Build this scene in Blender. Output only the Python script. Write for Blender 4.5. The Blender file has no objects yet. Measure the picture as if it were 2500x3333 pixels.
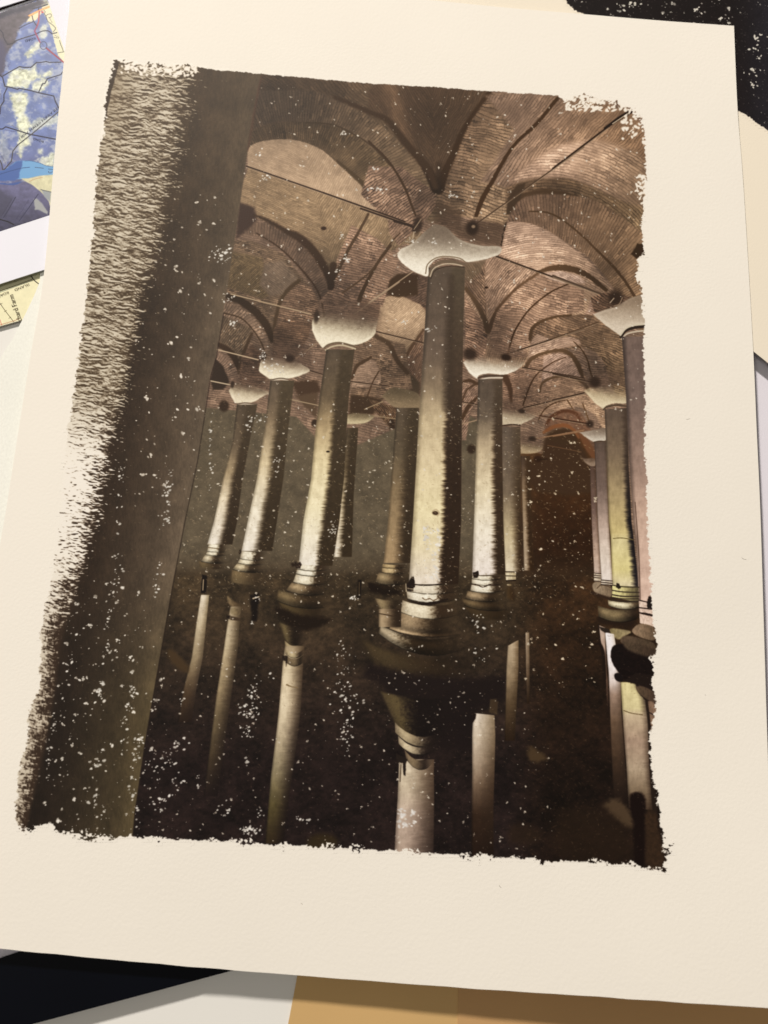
import bpy, bmesh, math, random
import numpy as np
from mathutils import Vector, Matrix

# ------------------------------------------------------------------ camera
F = 2311.0                       # focal length in pixels of the 2500 x 3333 photograph
DIST, TILT = 0.265, math.radians(9.93)
CT, ST = math.cos(TILT), math.sin(TILT)
CAM = (0.0, -DIST * ST, DIST * CT)
scene = bpy.context.scene
cam_data = bpy.data.cameras.new("camera")
cam = bpy.data.objects.new("camera", cam_data)
scene.collection.objects.link(cam)
cam.location = CAM
cam.rotation_euler = (TILT, 0, 0)
cam_data.sensor_fit = 'VERTICAL'
cam_data.sensor_height = 36.0
cam_data.lens = F / 3333 * 36.0
cam_data.clip_start = 0.01
cam_data.clip_end = 20
cam_data.dof.use_dof = True
cam_data.dof.focus_distance = 0.268
cam_data.dof.aperture_fstop = 8.0
scene.camera = cam

# ------------------------------------------------------------------ world and lamps (a room at night, warm lamp)
world = bpy.data.worlds.new("World")
scene.world = world
world.use_nodes = True
bg = world.node_tree.nodes['Background']
bg.inputs['Color'].default_value = (1.0, 0.89, 0.76, 1)
bg.inputs['Strength'].default_value = 0.19

def lamp(name, loc, size, power, color):
    d = bpy.data.lights.new(name, 'AREA')
    d.shape = 'DISK'; d.size = size; d.energy = power; d.color = color
    o = bpy.data.objects.new(name, d); scene.collection.objects.link(o)
    o.location = loc
    o.rotation_euler = (Vector((0, 0, 0)) - Vector(loc)).to_track_quat('-Z', 'Y').to_euler()
    return o
lamp("desk_lamp", (-1.05, 2.55, 1.95), 0.24, 141.0, (1.0, 0.915, 0.825))
lamp("fill_lamp", (-1.2, 0.1, 2.0), 0.7, 8.0, (1.0, 0.93, 0.84))  # added fill that lifts the left side; stands for no known fixture
scene.view_settings.view_transform = 'Standard'
scene.view_settings.look = 'None'
scene.view_settings.exposure = 0.0
scene.view_settings.gamma = 1.0

# ------------------------------------------------------------------ measuring: photograph pixel <-> place on a sheet
def ray(x, y):
    rx, ry = (x - 1250) / F, (1666.5 - y) / F
    return (rx, ry * CT + ST, ry * ST - CT)

def bow(x, y):
    """gentle curl of the big sheet: edges a little proud, the near right corner lifted"""
    def s(a, b, v):
        t = min(max((v - a) / (b - a), 0), 1); return t * t * (3 - 2 * t)
    return 0.0012 * (x / .14) ** 2 * s(-.05, -.16, y) + 0.0055 * s(-.06, .16, x) * s(-.03, -.21, y) + .0008 * s(.10, .19, y)

def place(x, y, z=0.0, zf=None):
    d = ray(x, y); h = z
    for _ in range(6 if zf else 1):
        t = (h - CAM[2]) / d[2]
        p = (CAM[0] + t * d[0], CAM[1] + t * d[1])
        if zf: h = z + zf(*p)
    return Vector((p[0], p[1], h))

def project(X, Y, Zc):
    """world arrays -> photograph pixels"""
    vx = X - CAM[0]; vy = Y - CAM[1]; vz = Zc - CAM[2]
    u = vy * CT + vz * ST; w = vy * ST - vz * CT
    return 1250 + F * vx / w, 1666.5 - F * u / w

def link(o, parent=None):
    scene.collection.objects.link(o)
    if parent is not None: o.parent = parent
    return o

def tag(o, label=None, cat=None, kind=None, group=None):
    if label: o['label'] = label
    if cat: o['category'] = cat
    if kind: o['kind'] = kind
    if group: o['group'] = group
    return o

# ------------------------------------------------------------------ materials
LIGHT = np.array((1.13, 1.04, 0.935))          # what white would read as under these lamps
def lin(c):
    c = np.asarray(c, float) / 255.0
    return np.where(c <= .04045, c / 12.92, ((c + .055) / 1.055) ** 2.4)
def enc(c):
    c = np.clip(c, 0, 1)
    return np.where(c <= .0031308, c * 12.92, 1.055 * c ** (1 / 2.4) - .055)
def albedo(c): return np.clip(lin(c) / LIGHT, 0, .93)

def mat(name, rgb=None, rough=.85, spec=.25, fibre=.5, image=None, mottle=.03, bscale=1400, bump=.25):
    m = bpy.data.materials.new(name); m.use_nodes = True
    nt = m.node_tree; n = nt.nodes; l = nt.links
    b = n['Principled BSDF']
    b.inputs['Roughness'].default_value = rough
    b.inputs['Specular IOR Level'].default_value = spec
    tc = n.new('ShaderNodeTexCoord')
    if image:
        t = n.new('ShaderNodeTexImage'); t.image = image; t.extension = 'EXTEND'; t.interpolation = 'Cubic'
        l.new(tc.outputs['UV'], t.inputs['Vector'])
        l.new(t.outputs['Color'], b.inputs['Base Color'])
    else:
        a = albedo(rgb)
        n1 = n.new('ShaderNodeTexNoise'); n1.inputs['Scale'].default_value = 28; n1.inputs['Detail'].default_value = 5
        l.new(tc.outputs['Object'], n1.inputs['Vector'])
        mx = n.new('ShaderNodeMix'); mx.data_type = 'RGBA'
        mx.inputs[6].default_value = (*(a * (1 - mottle)), 1); mx.inputs[7].default_value = (*np.clip(a * (1 + mottle), 0, .95), 1)
        l.new(n1.outputs['Fac'], mx.inputs[0]); l.new(mx.outputs[2], b.inputs['Base Color'])
    n2 = n.new('ShaderNodeTexNoise'); n2.inputs['Scale'].default_value = bscale; n2.inputs['Detail'].default_value = 4
    l.new(tc.outputs['Object'], n2.inputs['Vector'])
    bp = n.new('ShaderNodeBump'); bp.inputs['Strength'].default_value = bump; bp.inputs['Distance'].default_value = .00006
    l.new(n2.outputs['Fac'], bp.inputs['Height']); l.new(bp.outputs['Normal'], b.inputs['Normal'])
    return m
# ---------------------------------------------------------------- painting kit
# The flat prints are painted here in numpy (no files are read): every print is
# a table of colours over its own sheet.  Measurements are in units of the
# 1659-unit-wide survey of the photograph, converted to places on the sheet.
_T = np.random.RandomState(7).rand(256, 256).astype(np.float32)

def vn(x, y, seed=0):
    x = x + seed * 17.13; y = y + seed * 9.71
    xf = np.floor(x); yf = np.floor(y)
    fx = (x - xf).astype(np.float32); fy = (y - yf).astype(np.float32)
    fx = fx * fx * (3 - 2 * fx); fy = fy * fy * (3 - 2 * fy)
    xi = xf.astype(np.int32) & 255; yi = yf.astype(np.int32) & 255
    x1 = (xi + 1) & 255; y1 = (yi + 1) & 255
    a = _T[yi, xi]; b = _T[yi, x1]; c = _T[y1, xi]; d = _T[y1, x1]
    return (a + (b - a) * fx) * (1 - fy) + (c + (d - c) * fx) * fy

def fbm(x, y, seed=0, o=3):
    s = 0; a = .5; t = 0
    for k in range(o):
        s = s + a * vn(x * 2 ** k, y * 2 ** k, seed + k * 3); t += a; a *= .55
    return s / t

def ss(a, b, x):
    t = np.clip((x - a) / (b - a), 0, 1)
    return t * t * (3 - 2 * t)

def sm(pts, n=8):
    p = np.array(pts, float)
    if len(p) < 3: return p
    q = np.vstack([2 * p[0] - p[1], p, 2 * p[-1] - p[-2]])
    out = []
    for i in range(1, len(q) - 2):
        for t in np.linspace(0, 1, n, endpoint=False):
            out.append(.5 * ((2 * q[i]) + (-q[i-1] + q[i+1]) * t + (2*q[i-1] - 5*q[i] + 4*q[i+1] - q[i+2]) * t*t
                             + (-q[i-1] + 3*q[i] - 3*q[i+1] + q[i+2]) * t**3))
    out.append(q[-2])
    return np.array(out)

def ch(pts, n=2):                   # corner cutting, closed outline
    p = np.array(pts, float)
    for _ in range(n):
        q = np.roll(p, -1, 0)
        p = np.stack([p * .75 + q * .25, p * .25 + q * .75], 1).reshape(-1, 2)
    return p

def Z(ox, oy, pts, k=.28):          # points read off a survey tile with corner (ox, oy)
    return [(ox * .6636 + x * k, oy * .6636 + y * k) for x, y in pts]

class Canvas:
    def __init__(s, DX, DY, d2p, base):
        s.X = DX.astype(np.float32); s.Y = DY.astype(np.float32); s.d2p = d2p
        s.im = np.empty(DX.shape + (3,), np.float32); s.im[:] = base
        s.k = abs(float(np.median(np.diff(s.X[DX.shape[0] // 2]))))   # units per texel
        s.rng = np.random.RandomState(11)
    def win(s, pts, m):
        p = np.array(pts, float)
        x0, y0 = p.min(0) - m; x1, y1 = p.max(0) + m
        c = np.array([s.d2p(a, b) for a, b in ((x0, y0), (x1, y0), (x0, y1), (x1, y1))])
        H, W = s.X.shape
        i0 = int(max(0, math.floor(c[:, 0].min()) - 2)); i1 = int(min(W, math.ceil(c[:, 0].max()) + 3))
        j0 = int(max(0, math.floor(c[:, 1].min()) - 2)); j1 = int(min(H, math.ceil(c[:, 1].max()) + 3))
        return slice(j0, max(j1, j0)), slice(i0, max(i1, i0))
    @staticmethod
    def seg(X, Y, pts, closed):
        d = None; ins = np.zeros(X.shape, bool); n = len(pts)
        for i in range(n if closed else n - 1):
            ax, ay = pts[i]; bx, by = pts[(i + 1) % n]
            ex, ey = bx - ax, by - ay; L = ex * ex + ey * ey + 1e-9
            t = np.clip(((X - ax) * ex + (Y - ay) * ey) / L, 0, 1)
            q = (X - ax - t * ex) ** 2 + (Y - ay - t * ey) ** 2
            d = q if d is None else np.minimum(d, q)
            if closed and ay != by:
                c = (Y > min(ay, by)) & (Y <= max(ay, by))
                ins ^= c & (X < ax + (Y - ay) * ex / ey)
        d = np.sqrt(d)
        return np.where(ins, -d, d) if closed else d
    def put(s, sl, a, col):
        X, Y = s.X[sl], s.Y[sl]
        if callable(col): col = col(X, Y)
        col = np.asarray(col, np.float32)
        if col.ndim == 1: col = col[None, None, :]
        a = a[..., None].astype(np.float32)
        s.im[sl] = s.im[sl] * (1 - a) + col * a
    def fill(s, pts, col, soft=1., rough=0., rs=5., op=1., seed=0):
        sl = s.win(pts, soft + rough + 2); X, Y = s.X[sl], s.Y[sl]
        if X.size == 0: return
        d = s.seg(X, Y, pts, True)
        if rough: d = d + (fbm(X / rs, Y / rs, seed + 5) - .5) * 2 * rough
        s.put(sl, op * (1 - ss(-soft, soft, d)), col)
    def line(s, pts, w, col, soft=1., rough=0., op=1., curve=True, seed=0):
        p = sm(pts, 6) if curve and len(pts) > 2 else np.array(pts, float)
        wm = w if np.isscalar(w) else max(w)
        sl = s.win(p, wm + soft + 2); X, Y = s.X[sl], s.Y[sl]
        if X.size == 0: return
        if np.isscalar(w):
            d = s.seg(X, Y, p, False) - w / 2
        else:
            d = None; n = len(p) - 1
            ws = np.interp(np.linspace(0, 1, n + 1), np.linspace(0, 1, len(w)), w)
            for i in range(n):
                q = s.seg(X, Y, p[i:i + 2], False) - (ws[i] + ws[i + 1]) / 4
                d = q if d is None else np.minimum(d, q)
        if rough: d = d + (fbm(X / 4, Y / 4, seed + 2) - .5) * 2 * rough
        s.put(sl, op * (1 - ss(-soft * .5, soft, d)), col)
    def blob(s, x, y, rx, ry, ang, col, op=1., soft=.5):
        r = max(rx, ry) + 2
        sl = s.win([(x - r, y - r), (x + r, y + r)], 0); X, Y = s.X[sl], s.Y[sl]
        if X.size == 0: return
        c, q = math.cos(ang), math.sin(ang)
        u = ((X - x) * c + (Y - y) * q) / rx; v = (-(X - x) * q + (Y - y) * c) / ry
        d = np.sqrt(u * u + v * v)
        s.put(sl, op * (1 - ss(1 - soft, 1 + soft, d)), col)

def C(*v): return np.array(v, np.float32)

def hsh(i, j, s=0):
    return _T[(j * 7 + s * 31) & 255, (i * 13 + s * 57 + (j >> 3)) & 255]

def courses(u, v, ln, seed=0):
    """brick courses: v counts courses, u runs along them; returns tone 0..1 with dark joints"""
    vf = np.floor(v); i = vf.astype(np.int32); f = (v - vf).astype(np.float32)
    uu = u / ln + hsh(i, i * 0, seed) * 3.7
    uf = np.floor(uu); j = uf.astype(np.int32); g = (uu - uf).astype(np.float32)
    tone = .30 + .50 * hsh(i, j, seed) + .25 * (hsh(i, i * 0 + 5, seed) - .5)
    joint = ss(0, .34, f) * ss(1, .80, f) * (.55 + .45 * ss(0, .10, g))
    return tone * .55 + joint * (.30 + .28 * hsh(i, j, seed + 3))

def strip(X, Y, ang, per, ln, seed=0):          # brick courses along an angle (degrees, clockwise down)
    a = math.radians(ang); c, q = math.cos(a), math.sin(a)
    u = X * c + Y * q; v = -X * q + Y * c
    w = (fbm(X / 46, Y / 46, seed + 9, 2) - .5) * per * 2.6 + (fbm(X / 7, Y / 7, seed + 2, 2) - .5) * per * .45
    return courses(u, (v + w) / per, ln * .42, seed) * .8 + .2 * vn(X / 2.4, Y / 2.4, seed)

def brick(col, ang, per=4.2, ln=26, amp=.32, seed=0, polar=None, radial=True, grad=None):
    col = C(*col) * C(.93, .915, .955); per = per * 1.12
    def f(X, Y):
        if polar:
            dx, dy = X - polar[0], Y - polar[1]; r = np.hypot(dx, dy); th = np.arctan2(dy, dx)
            R = polar[2]
            w = (fbm(X / 9, Y / 9, seed + 2, 2) - .5) * .5
            n = (courses(r, th * R / per + w, ln * .6, seed) if radial else courses(th * R, r / per + w, ln * .42, seed)) * .8 \
                + .2 * vn(X / 2.4, Y / 2.4, seed)
        else:
            n = strip(X, Y, ang, per, ln, seed)
        n = .5 + (n - .5) * (.70 + .75 * ss(.3, .68, fbm(X / 26, Y / 20, seed + 6, 2)))
        m = 1 + 1.5 * amp * (n - .5) * 2 +   .17 * (fbm(X / 30, Y / 30, seed + 1) - .5) * 2
        c = col
        if grad is not None:
            (x0, y0, x1, y1), c2 = grad
            t = np.clip(((X - x0) * (x1 - x0) + (Y - y0) * (y1 - y0)) / ((x1 - x0) ** 2 + (y1 - y0) ** 2), 0, 1)[..., None]
            c = col * (1 - t) + C(*c2) * t
        return c * m[..., None]
    return f

def ramp(Y, r):
    ys = [a[0] for a in r]
    return np.stack([np.interp(Y, ys, [a[1][k] for a in r]) for k in range(3)], -1).astype(np.float32)

def column(cv, L, R, lit, dark, term=.6, tw=.05, rag=.06, soft=1.2, op=1., seed=0, streak=.08, rim=.25):
    L = np.array(L, float); R = np.array(R, float)
    if callable(op) is False: opf = lambda Y: op
    else: opf = op
    poly = np.vstack([L, R[::-1]])
    sl = cv.win(poly, 3); X, Y = cv.X[sl], cv.Y[sl]
    if X.size == 0: return
    xl = np.interp(Y, L[:, 1], L[:, 0]); xr = np.interp(Y, R[:, 1], R[:, 0])
    s = (X - xl) / (xr - xl)
    yt = L[0, 1] + (R[0, 1] - L[0, 1]) * s; yb = L[-1, 1] + (R[-1, 1] - L[-1, 1]) * s
    a = ss(-soft, soft, X - xl) * ss(-soft, soft, xr - X) * ss(-1, 1, Y - yt) * ss(-1, 1, yb - Y)
    n = (fbm(X / 18, Y / 3.2, seed + 21, 3) - .5) * 2
    fine = (fbm(X / 2.2, Y / 9, seed + 31, 2) - .5) * 2
    b = ss(-tw * 2.1, tw * 2.1, term + rag * n * 1.5 - s)[..., None]
    cl = ramp(Y, lit) * (1 + streak * .5 * fine + streak * .35 * n + streak * 1.3 * (fbm(X / 9, Y / 13, seed + 41, 4) - .5) * 2)[..., None]
    cl = cl * C(.985, .975, 1.01)
    cl = cl * (1 - rim * (1 - ss(0, .12, s)))[..., None]
    cd = ramp(Y, dark) * (1 + .10 * (fbm(X / 6, Y / 6, seed + 3) - .5) * 2)[..., None]
    cv.put(sl, a * opf(Y), cl * b + cd * (1 - b))

def ring(cv, o, top, bot, bt, bb, lit, dark=(56, 43, 29), term=.5, tw=.14, kind='flat', soft=1.3, line=True, op=1.):
    """one turned tier of a column base; o = survey tile corner, top/bot = (y, left, right), bt/bb = sag of the edges"""
    ox, oy = o[0] * .6636, o[1] * .6636
    (ty, tl, tr), (by, bl, br) = [(oy + a * .28, ox + b * .28, ox + c * .28) for a, b, c in (top, bot)]
    bt *= .28; bb *= .28
    sl = cv.win([(min(tl, bl), ty), (max(tr, br), by + max(bt, bb))], 4 + soft); X, Y = cv.X[sl], cv.Y[sl]
    if X.size == 0: return
    wob = (fbm(X / 9, Y / 9, 88, 2) - .5) * 1.2
    t = np.full(X.shape, .5, np.float32)
    for _ in range(4):
        tc = np.clip(t, 0, 1); xl = tl + (bl - tl) * tc; xr = tr + (br - tr) * tc
        s = (X - xl) / (xr - xl); sc = np.clip(s, 0, 1)
        yt = ty + bt * 4 * sc * (1 - sc); yb = by + bb * 4 * sc * (1 - sc)
        t = (Y + wob - yt) / np.maximum(yb - yt, 1)
    h = np.maximum(yb - yt, 1)
    a = ss(-soft, soft, X - xl) * ss(-soft, soft, xr - X) * ss(-soft * .7, soft * .7, t * h) * ss(-soft * .7, soft * .7, (1 - t) * h)
    n = (fbm(X / 5, Y / 3, 91, 3) - .5) * 2
    a = a * (1 - .9 * ss(max(term + .12, .45), max(term + .45, .8), s))
    b = ss(term + tw, term - tw, s + .10 * n) * (.62 + .38 * ss(-.02, .16, s))
    if kind == 'torus': m = .62 + .42 * np.exp(-((t - .36) / .34) ** 2)
    elif kind == 'cone': m = .84 + .10 * (1 - t) + .30 * np.exp(-((t - .90) / .07) ** 2) - .18 * np.exp(-((t - .70) / .16) ** 2)
    else: m = .90 + .12 * np.exp(-((t - .3) / .4) ** 2)
    c = C(*dark) * (1 - b)[..., None] + C(*lit) * b[..., None]
    c = c * (m * (1 + .12 * n + .10 * (vn(X / 1.8, Y / 3.5, 7) - .5)))[..., None]
    if line: c = c * (1 - .55 * ss(2.2, .2, (1 - t) * h))[..., None]
    cv.put(sl, a * op, c)

def specks(cv, box, n, smin, smax, ang=0., el=1.6, col=(250, 240, 220), mask=None, op=1., tight=1.):
    r = cv.rng
    x0, y0, x1, y1 = box
    for i in range(n):
        x = x0 + (x1 - x0) * r.rand(); y = y0 + (y1 - y0) * r.rand()
        if mask is not None and not mask(x, y): continue
        k = smin + (smax - smin) * r.rand() ** 2.5
        a = ang + r.randn() * .5
        c = C(*col) * (.80 + .2 * r.rand())
        cv.blob(x, y, k * el * .5, k * .5, a, c, op * (.6 + .4 * r.rand()), .45)
        if k > (smin + smax) * .5:
            for j in range(2):
                cv.blob(x + r.randn() * k * .55, y + r.randn() * k * .55, k * .35, k * .28, a, c, op, .5)

def arcs(cv, box, n, col, op=.5, ln=5., w=.9, mask=None):
    r = cv.rng
    x0, y0, x1, y1 = box
    for i in range(n):
        x = x0 + (x1 - x0) * r.rand(); y = y0 + (y1 - y0) * r.rand()
        if mask is not None and not mask(x, y): continue
        l = ln * (.4 + r.rand()); a = r.randn() * .6 + .35
        cv.blob(x, y, l * .5, w * (.5 + .5 * r.rand()), a, C(*col) * (.8 + .35 * r.rand()), op * (.4 + .6 * r.rand()), .5)

PAPER = (250, 238, 219)
OUT_TOP = [(247,132),(300,134),(425,143),(470,151),(600,162),(760,177),(930,187),(1100,199),(1205,206),(1220,216),
           (1240,206),(1287,208),(1334,220),(1362,238),(1390,269)]
OUT_RIGHT = [(1395,308),(1396,364),(1391,420),(1388,476),(1392,549),(1378,558),(1388,577),(1372,594),(1390,634),(1390,699),
             (1392,770),(1396,839),(1391,931),(1396,1007),(1400,1127),(1403,1174),(1410,1305),(1416,1370),(1418,1412),
             (1404,1426),(1414,1450),(1406,1472),(1418,1521),(1404,1588),(1406,1640),(1418,1705),(1430,1772),(1438,1831),(1437,1880)]
OUT_BOT = [(1399,1878),(1362,1870),(1222,1862),(1188,1864),(1104,1856),(1048,1853),(936,1845),(852,1838),(832,1840),
           (692,1831),(577,1825),(454,1819),(308,1811),(210,1806),(120,1801),(110,1776),(62,1790),(39,1783)]
OUT_LEFT = [(33,1733),(45,1649),(56,1609),(62,1538),(85,1482),(87,1370),(98,1314),(112,1244),(120,1174),(134,1090),
            (137,1007),(145,951),(165,811),(179,688),(192,590),(204,476),(210,364),(224,280),(228,224),(235,174)]
OUTLINE = OUT_TOP + OUT_RIGHT + OUT_BOT + OUT_LEFT

def cover(X, Y):
    """how much emulsion lies here: sdf of the brushed outline, roughened side by side"""
    d = Canvas.seg(X, Y, OUTLINE, True)
    q = (X - 740) * .04
    left = ss(420, 200, X) * ss(120, 260, Y); bot = ss(1740, 1800, Y + q * 0); right = ss(1340, 1385, X)
    topr = ss(1210, 1240, X) * ss(300, 240, Y); topl = ss(430, 400, X) * ss(190, 150, Y)
    amp = 2.2 + 7 * left + (2 + 15 * ss(.44, .62, fbm(X / 34, Y / 60, 71, 2))) * bot + 6 * right + 7 * topr + 7 * topl
    n = (fbm(X / 5, Y / 4, 5, 3) - .5) * 2
    n2 = (fbm(X / 22, Y / 14, 8, 2) - .5) * 2
    return d + amp * (n * .75 + n2 * .6) + (2 + 4 * bot) * .5

def paint_cistern(cv):
    X, Y = cv.X, cv.Y
    rng = cv.rng
    DK = (66, 52, 38)
    full = (slice(None), slice(None)); one = np.ones(X.shape, np.float32)
    # ---------- broad grounds: vault, back wall, water
    cv.put(full, one, brick((128, 108, 86), 12, 4.5, 30, .26, 1))
    def wall(X, Y):
        t = ss(1030, 1180, X)[..., None]; b = ss(1170, 1300, Y)[..., None]
        c = C(103, 92, 74) * (1 - t) + (C(88, 60, 34) * (1 - ss(960, 1200, Y))[..., None] + C(56, 36, 20) * ss(960, 1200, Y)[..., None]) * t
        c = c * (1 - b) + C(66, 53, 38) * b
        return c * (1 + .14 * (fbm(X / 14, Y / 14, 4) - .5) * 2 + .14 * (fbm(X / 2, Y / 2, 6, 2) - .5))[..., None]
    cv.fill([(440,880),(640,900),(720,985),(900,905),(1010,895),(1060,925),(1130,965),(1180,985),(1235,925),(1330,960),(1330,1320),(360,1320)], wall, 2)
    def water(X, Y):
        a = ss(330, 700, X)[..., None]; v = ss(1230, 1700, Y)[..., None]
        c = C(70, 58, 42) * (1 - v) + C(42, 32, 29) * v
        r = ss(1080, 1200, X)[..., None]
        c = c * (1 - r) + (C(64, 46, 29) * (1 - v) + C(38, 27, 20) * v) * r
        return c * (1 + .26 * (fbm(X / 9, Y / 7, 14) - .5) * 2 + .36 * (fbm(X / 60, Y / 50, 15) - .5) * 2 + .25 * (fbm(X / 1.8, Y / 1.8, 3, 2) - .5))[..., None]
    cv.fill([(300,1235),(1460,1250),(1460,1900),(250,1900)], water, 14)

    # ---------- vaults, first bay (top left of the central column)
    z2 = lambda p: Z(600, 0, p); z3 = lambda p: Z(1200, 0, p); z4 = lambda p: Z(1800, 0, p)
    zB = lambda p: Z(600, 800, p); zC = lambda p: Z(1200, 800, p); zD = lambda p: Z(1800, 800, p)
    zF = lambda p: Z(600, 1600, p); zE = lambda p: Z(1200, 1600, p); zG = lambda p: Z(1800, 1600, p)
    cv.fill([(535,150),(1010,185),(930,405),(820,480),(535,340)], brick((92,76,56), 40, 5, 20, .16, 3, grad=((560,200,900,400),(112,94,74))), 3)
    cv.fill(sm(z2([(560,700),(980,700),(1180,780),(1400,880),(1659,1090),(1850,1300),(2010,1600),(1900,1720),(1659,1500),(1450,1280),(1180,1020),(940,945),(700,940),(540,1000)]),3),
            brick((100,85,65), 0, 5, 24, .2, 4, polar=(640,460,230), grad=((620,250,860,420),(120,101,80))), 3, 1.5)
    cv.fill(sm(z2([(530,1000),(700,950),(940,945),(1280,1020),(1600,1290),(1700,1420),(1950,1640),(1500,1620),(1330,1400),(1080,1170),(800,1075),(600,1090),(510,1140)]),3),
            brick((94,79,58), 0, 5, 20, .2, 5, polar=(640,460,210), grad=((620,290,860,440),(112,94,72))), 2)
    cv.line(z3([(-260,750),(0,860),(150,930),(280,1090),(400,1230),(470,1330),(515,1440)]), (1,6,10,13,15,15,10), C(72,54,38), 6, 2)
    cv.line(z2([(940,945),(1130,960),(1280,1020),(1450,1130),(1600,1290),(1700,1400)]), 2.6, C(84,68,50), 2, .8)
    cv.line(z3([(0,1090),(150,1240),(270,1430),(330,1580),(360,1660)]), (3,4,4.5,4,3), C(74,57,40), 1.5, .8)
    # lit lunette and the vault under the tie rod
    lun = sm(z2([(490,1300),(495,1150),(600,1090),(800,1075),(960,1110),(1080,1170),(1180,1260),(1330,1400),(1430,1510),(1510,1620),(1800,1760)]),4)
    low = z2([(1900,1900),(1700,1880),(1480,2000),(1280,2240),(1150,2240),(1080,2080),(980,1900),(800,1770),(560,1680),(420,1560),(440,1450)])
    def lunc(X, Y):
        seam = np.interp(Y, [370, 520, 590], [664, 706, 722])
        a = strip(X, Y, 22, 3.6, 34, 2); b = strip(X, Y, 117, 4.4, 22, 7)
        w = ss(-4, 4, X - seam); n = a * (1 - w) + b * w
        rod = np.interp(X, [534, 862], [361, 476])
        up = ss(4, -4, Y - rod)[..., None]
        hi = C(166,142,116) * (1 - .0 * up); lo = C(136,115,90)
        c = lo * (1 - up) + hi * up
        amp = .17 * up[..., 0] + .30 * (1 - up[..., 0])
        fade = (1 - .25 * ss(480, 590, Y))[..., None]
        return c * fade * (1 + amp * (n - .5) * 2 + .2 * (fbm(X/18, Y/18, 2) - .5))[..., None]
    cv.fill(list(lun) + low, lunc, 1.5, 1.2, 4)
    cv.line(z2([(1180,1240),(1330,1370),(1440,1490),(1530,1620)]), (3,7,8,4), C(86,70,50), 2.5, 1)
    # column shoulder bricks left and right of the centre springing
    cv.fill(z3([(0,1280),(260,1290),(330,1350),(480,1460),(520,1500),(520,1600),(420,1720),(230,1900),(160,1800),(150,1700),(0,1560),(-60,1500)]),
            brick((126,105,83), -38, 5.2, 30, .42, 6), 2, 1)
    cv.fill(z3([(560,1420),(660,1200),(760,980),(920,720),(1450,740),(1560,830),(1659,860),(1659,1130),(1330,1350),(1180,1420),(1090,1640),(1060,1740),(560,1640),(510,1560)]),
            brick((122,102,78), 13, 6.0, 40, .30, 8, grad=((980,300,1180,440),(140,118,94))), 2)
    cv.fill(z3([(60,640),(930,700),(800,890),(720,1030),(650,1190),(580,1400),(510,1400),(420,1240),(300,1080),(150,900),(0,840),(0,700)]),
            lambda X, Y: (C(92,74,57) * (1 + .22 * (np.where(X < 935 + (Y-200)*.02, strip(X,Y,58,4.5,40,3), strip(X,Y,-62,4.5,40,5)) - .5) * 2)[..., None]
                          * (1 + .25 * ss(30, 0, np.abs(X - 905 + (400 - Y) * .30))[..., None])), 3)
    cv.line(z3([(940,700),(800,890),(720,1030),(650,1200),(580,1350),(545,1460)]), (7,8,10,12,16,20), C(74,55,37), 4, 1.5)
    cv.line(z3([(400,1230),(470,1340),(520,1450)]), (10,18,22), C(68,51,36), 4, 1.5)
    cv.line(z3([(540,1270),(535,1470)]), (5, 14), C(70,54,39), 6, 1, .6)
    cv.line(z3([(1455,760),(1300,950),(1130,1110),(1030,1260),(960,1390),(880,1530),(830,1660)]), (6,7,6,7,8,9,7), C(74,54,34), 2, 1)
    # right upper vault
    cv.fill(z4([(-520,740),(-200,700),(20,740),(330,770),(600,860),(720,1000),(720,1400),(450,1330),(200,1310),(0,1330),(-300,1460),(-560,1400),(-460,1260),(-300,1000)]),
            brick((134,113,90), -50, 5, 40, .20, 9, grad=((1130,260,1330,330),(124,100,78))), 6)
    cv.fill(sm(z4([(-330,1400),(-200,1280),(0,1150),(200,1090),(420,1100),(720,1250),(720,1650),(560,1560),(300,1440),(120,1370),(-100,1370)]),3),
            brick((168,142,114), 22, 5.6, 26, .24, 11, polar=(1180,640,290), radial=False, grad=((1180,370,1390,460),(124,103,82))), 9)
    cv.fill(sm(z4([(-360,1450),(-200,1390),(0,1375),(130,1380),(300,1440),(560,1560),(720,1640),(720,1960),(560,1900),(380,1730),(130,1560),(-100,1510),(-360,1600)]),3),
            brick((104,86,64), 25, 5.4, 26, .26, 12, polar=(1180,650,260), radial=False, grad=((1190,400,1390,520),(124,104,80))), 5)
    cv.line([(1108,444),(1120,428),(1162,415),(1205,417),(1246,431),(1280,451),(1308,474),(1350,515),(1386,552)], (5,9,10,10,10,11,13,15,14), C(84,65,46), 5, 2, .9)
    cv.fill(z3([(1080,1520),(1150,1420),(1210,1410),(1200,1440),(1140,1640),(1060,1660)]), C(76,60,44), 2.5, 2)
    ringp_ = z3([(1060,1720),(1150,1560),(1300,1500),(1659,1520),(1850,1600),(2010,1720),(2150,1830),(2240,1960),(2300,2000),(2230,2133),(2290,2260),(2300,2500),(2100,2560),(1960,2330),(1850,2170),(1700,1990),(1480,1840),(1250,1730)])
    cv.fill(sm(ringp_,2), brick((116,96,75), 0, 5.0, 22, .20, 13, polar=(1190,720,230), grad=((1120,450,1390,560),(132,108,84))), 3)
    cv.fill(z4([(600,1960),(650,1880),(700,1880),(720,1990),(640,1995)]), C(64,48,32), 2, 1)
    cv.line(z3([(1240,1630),(1380,1640),(1500,1700),(1659,1830),(1760,1930),(1890,2060),(1985,2180),(2080,2340),(2130,2450)]), (2,3,3,3.5,4,5,5,6,7), C(88,68,48), 1.5, 1)
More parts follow.
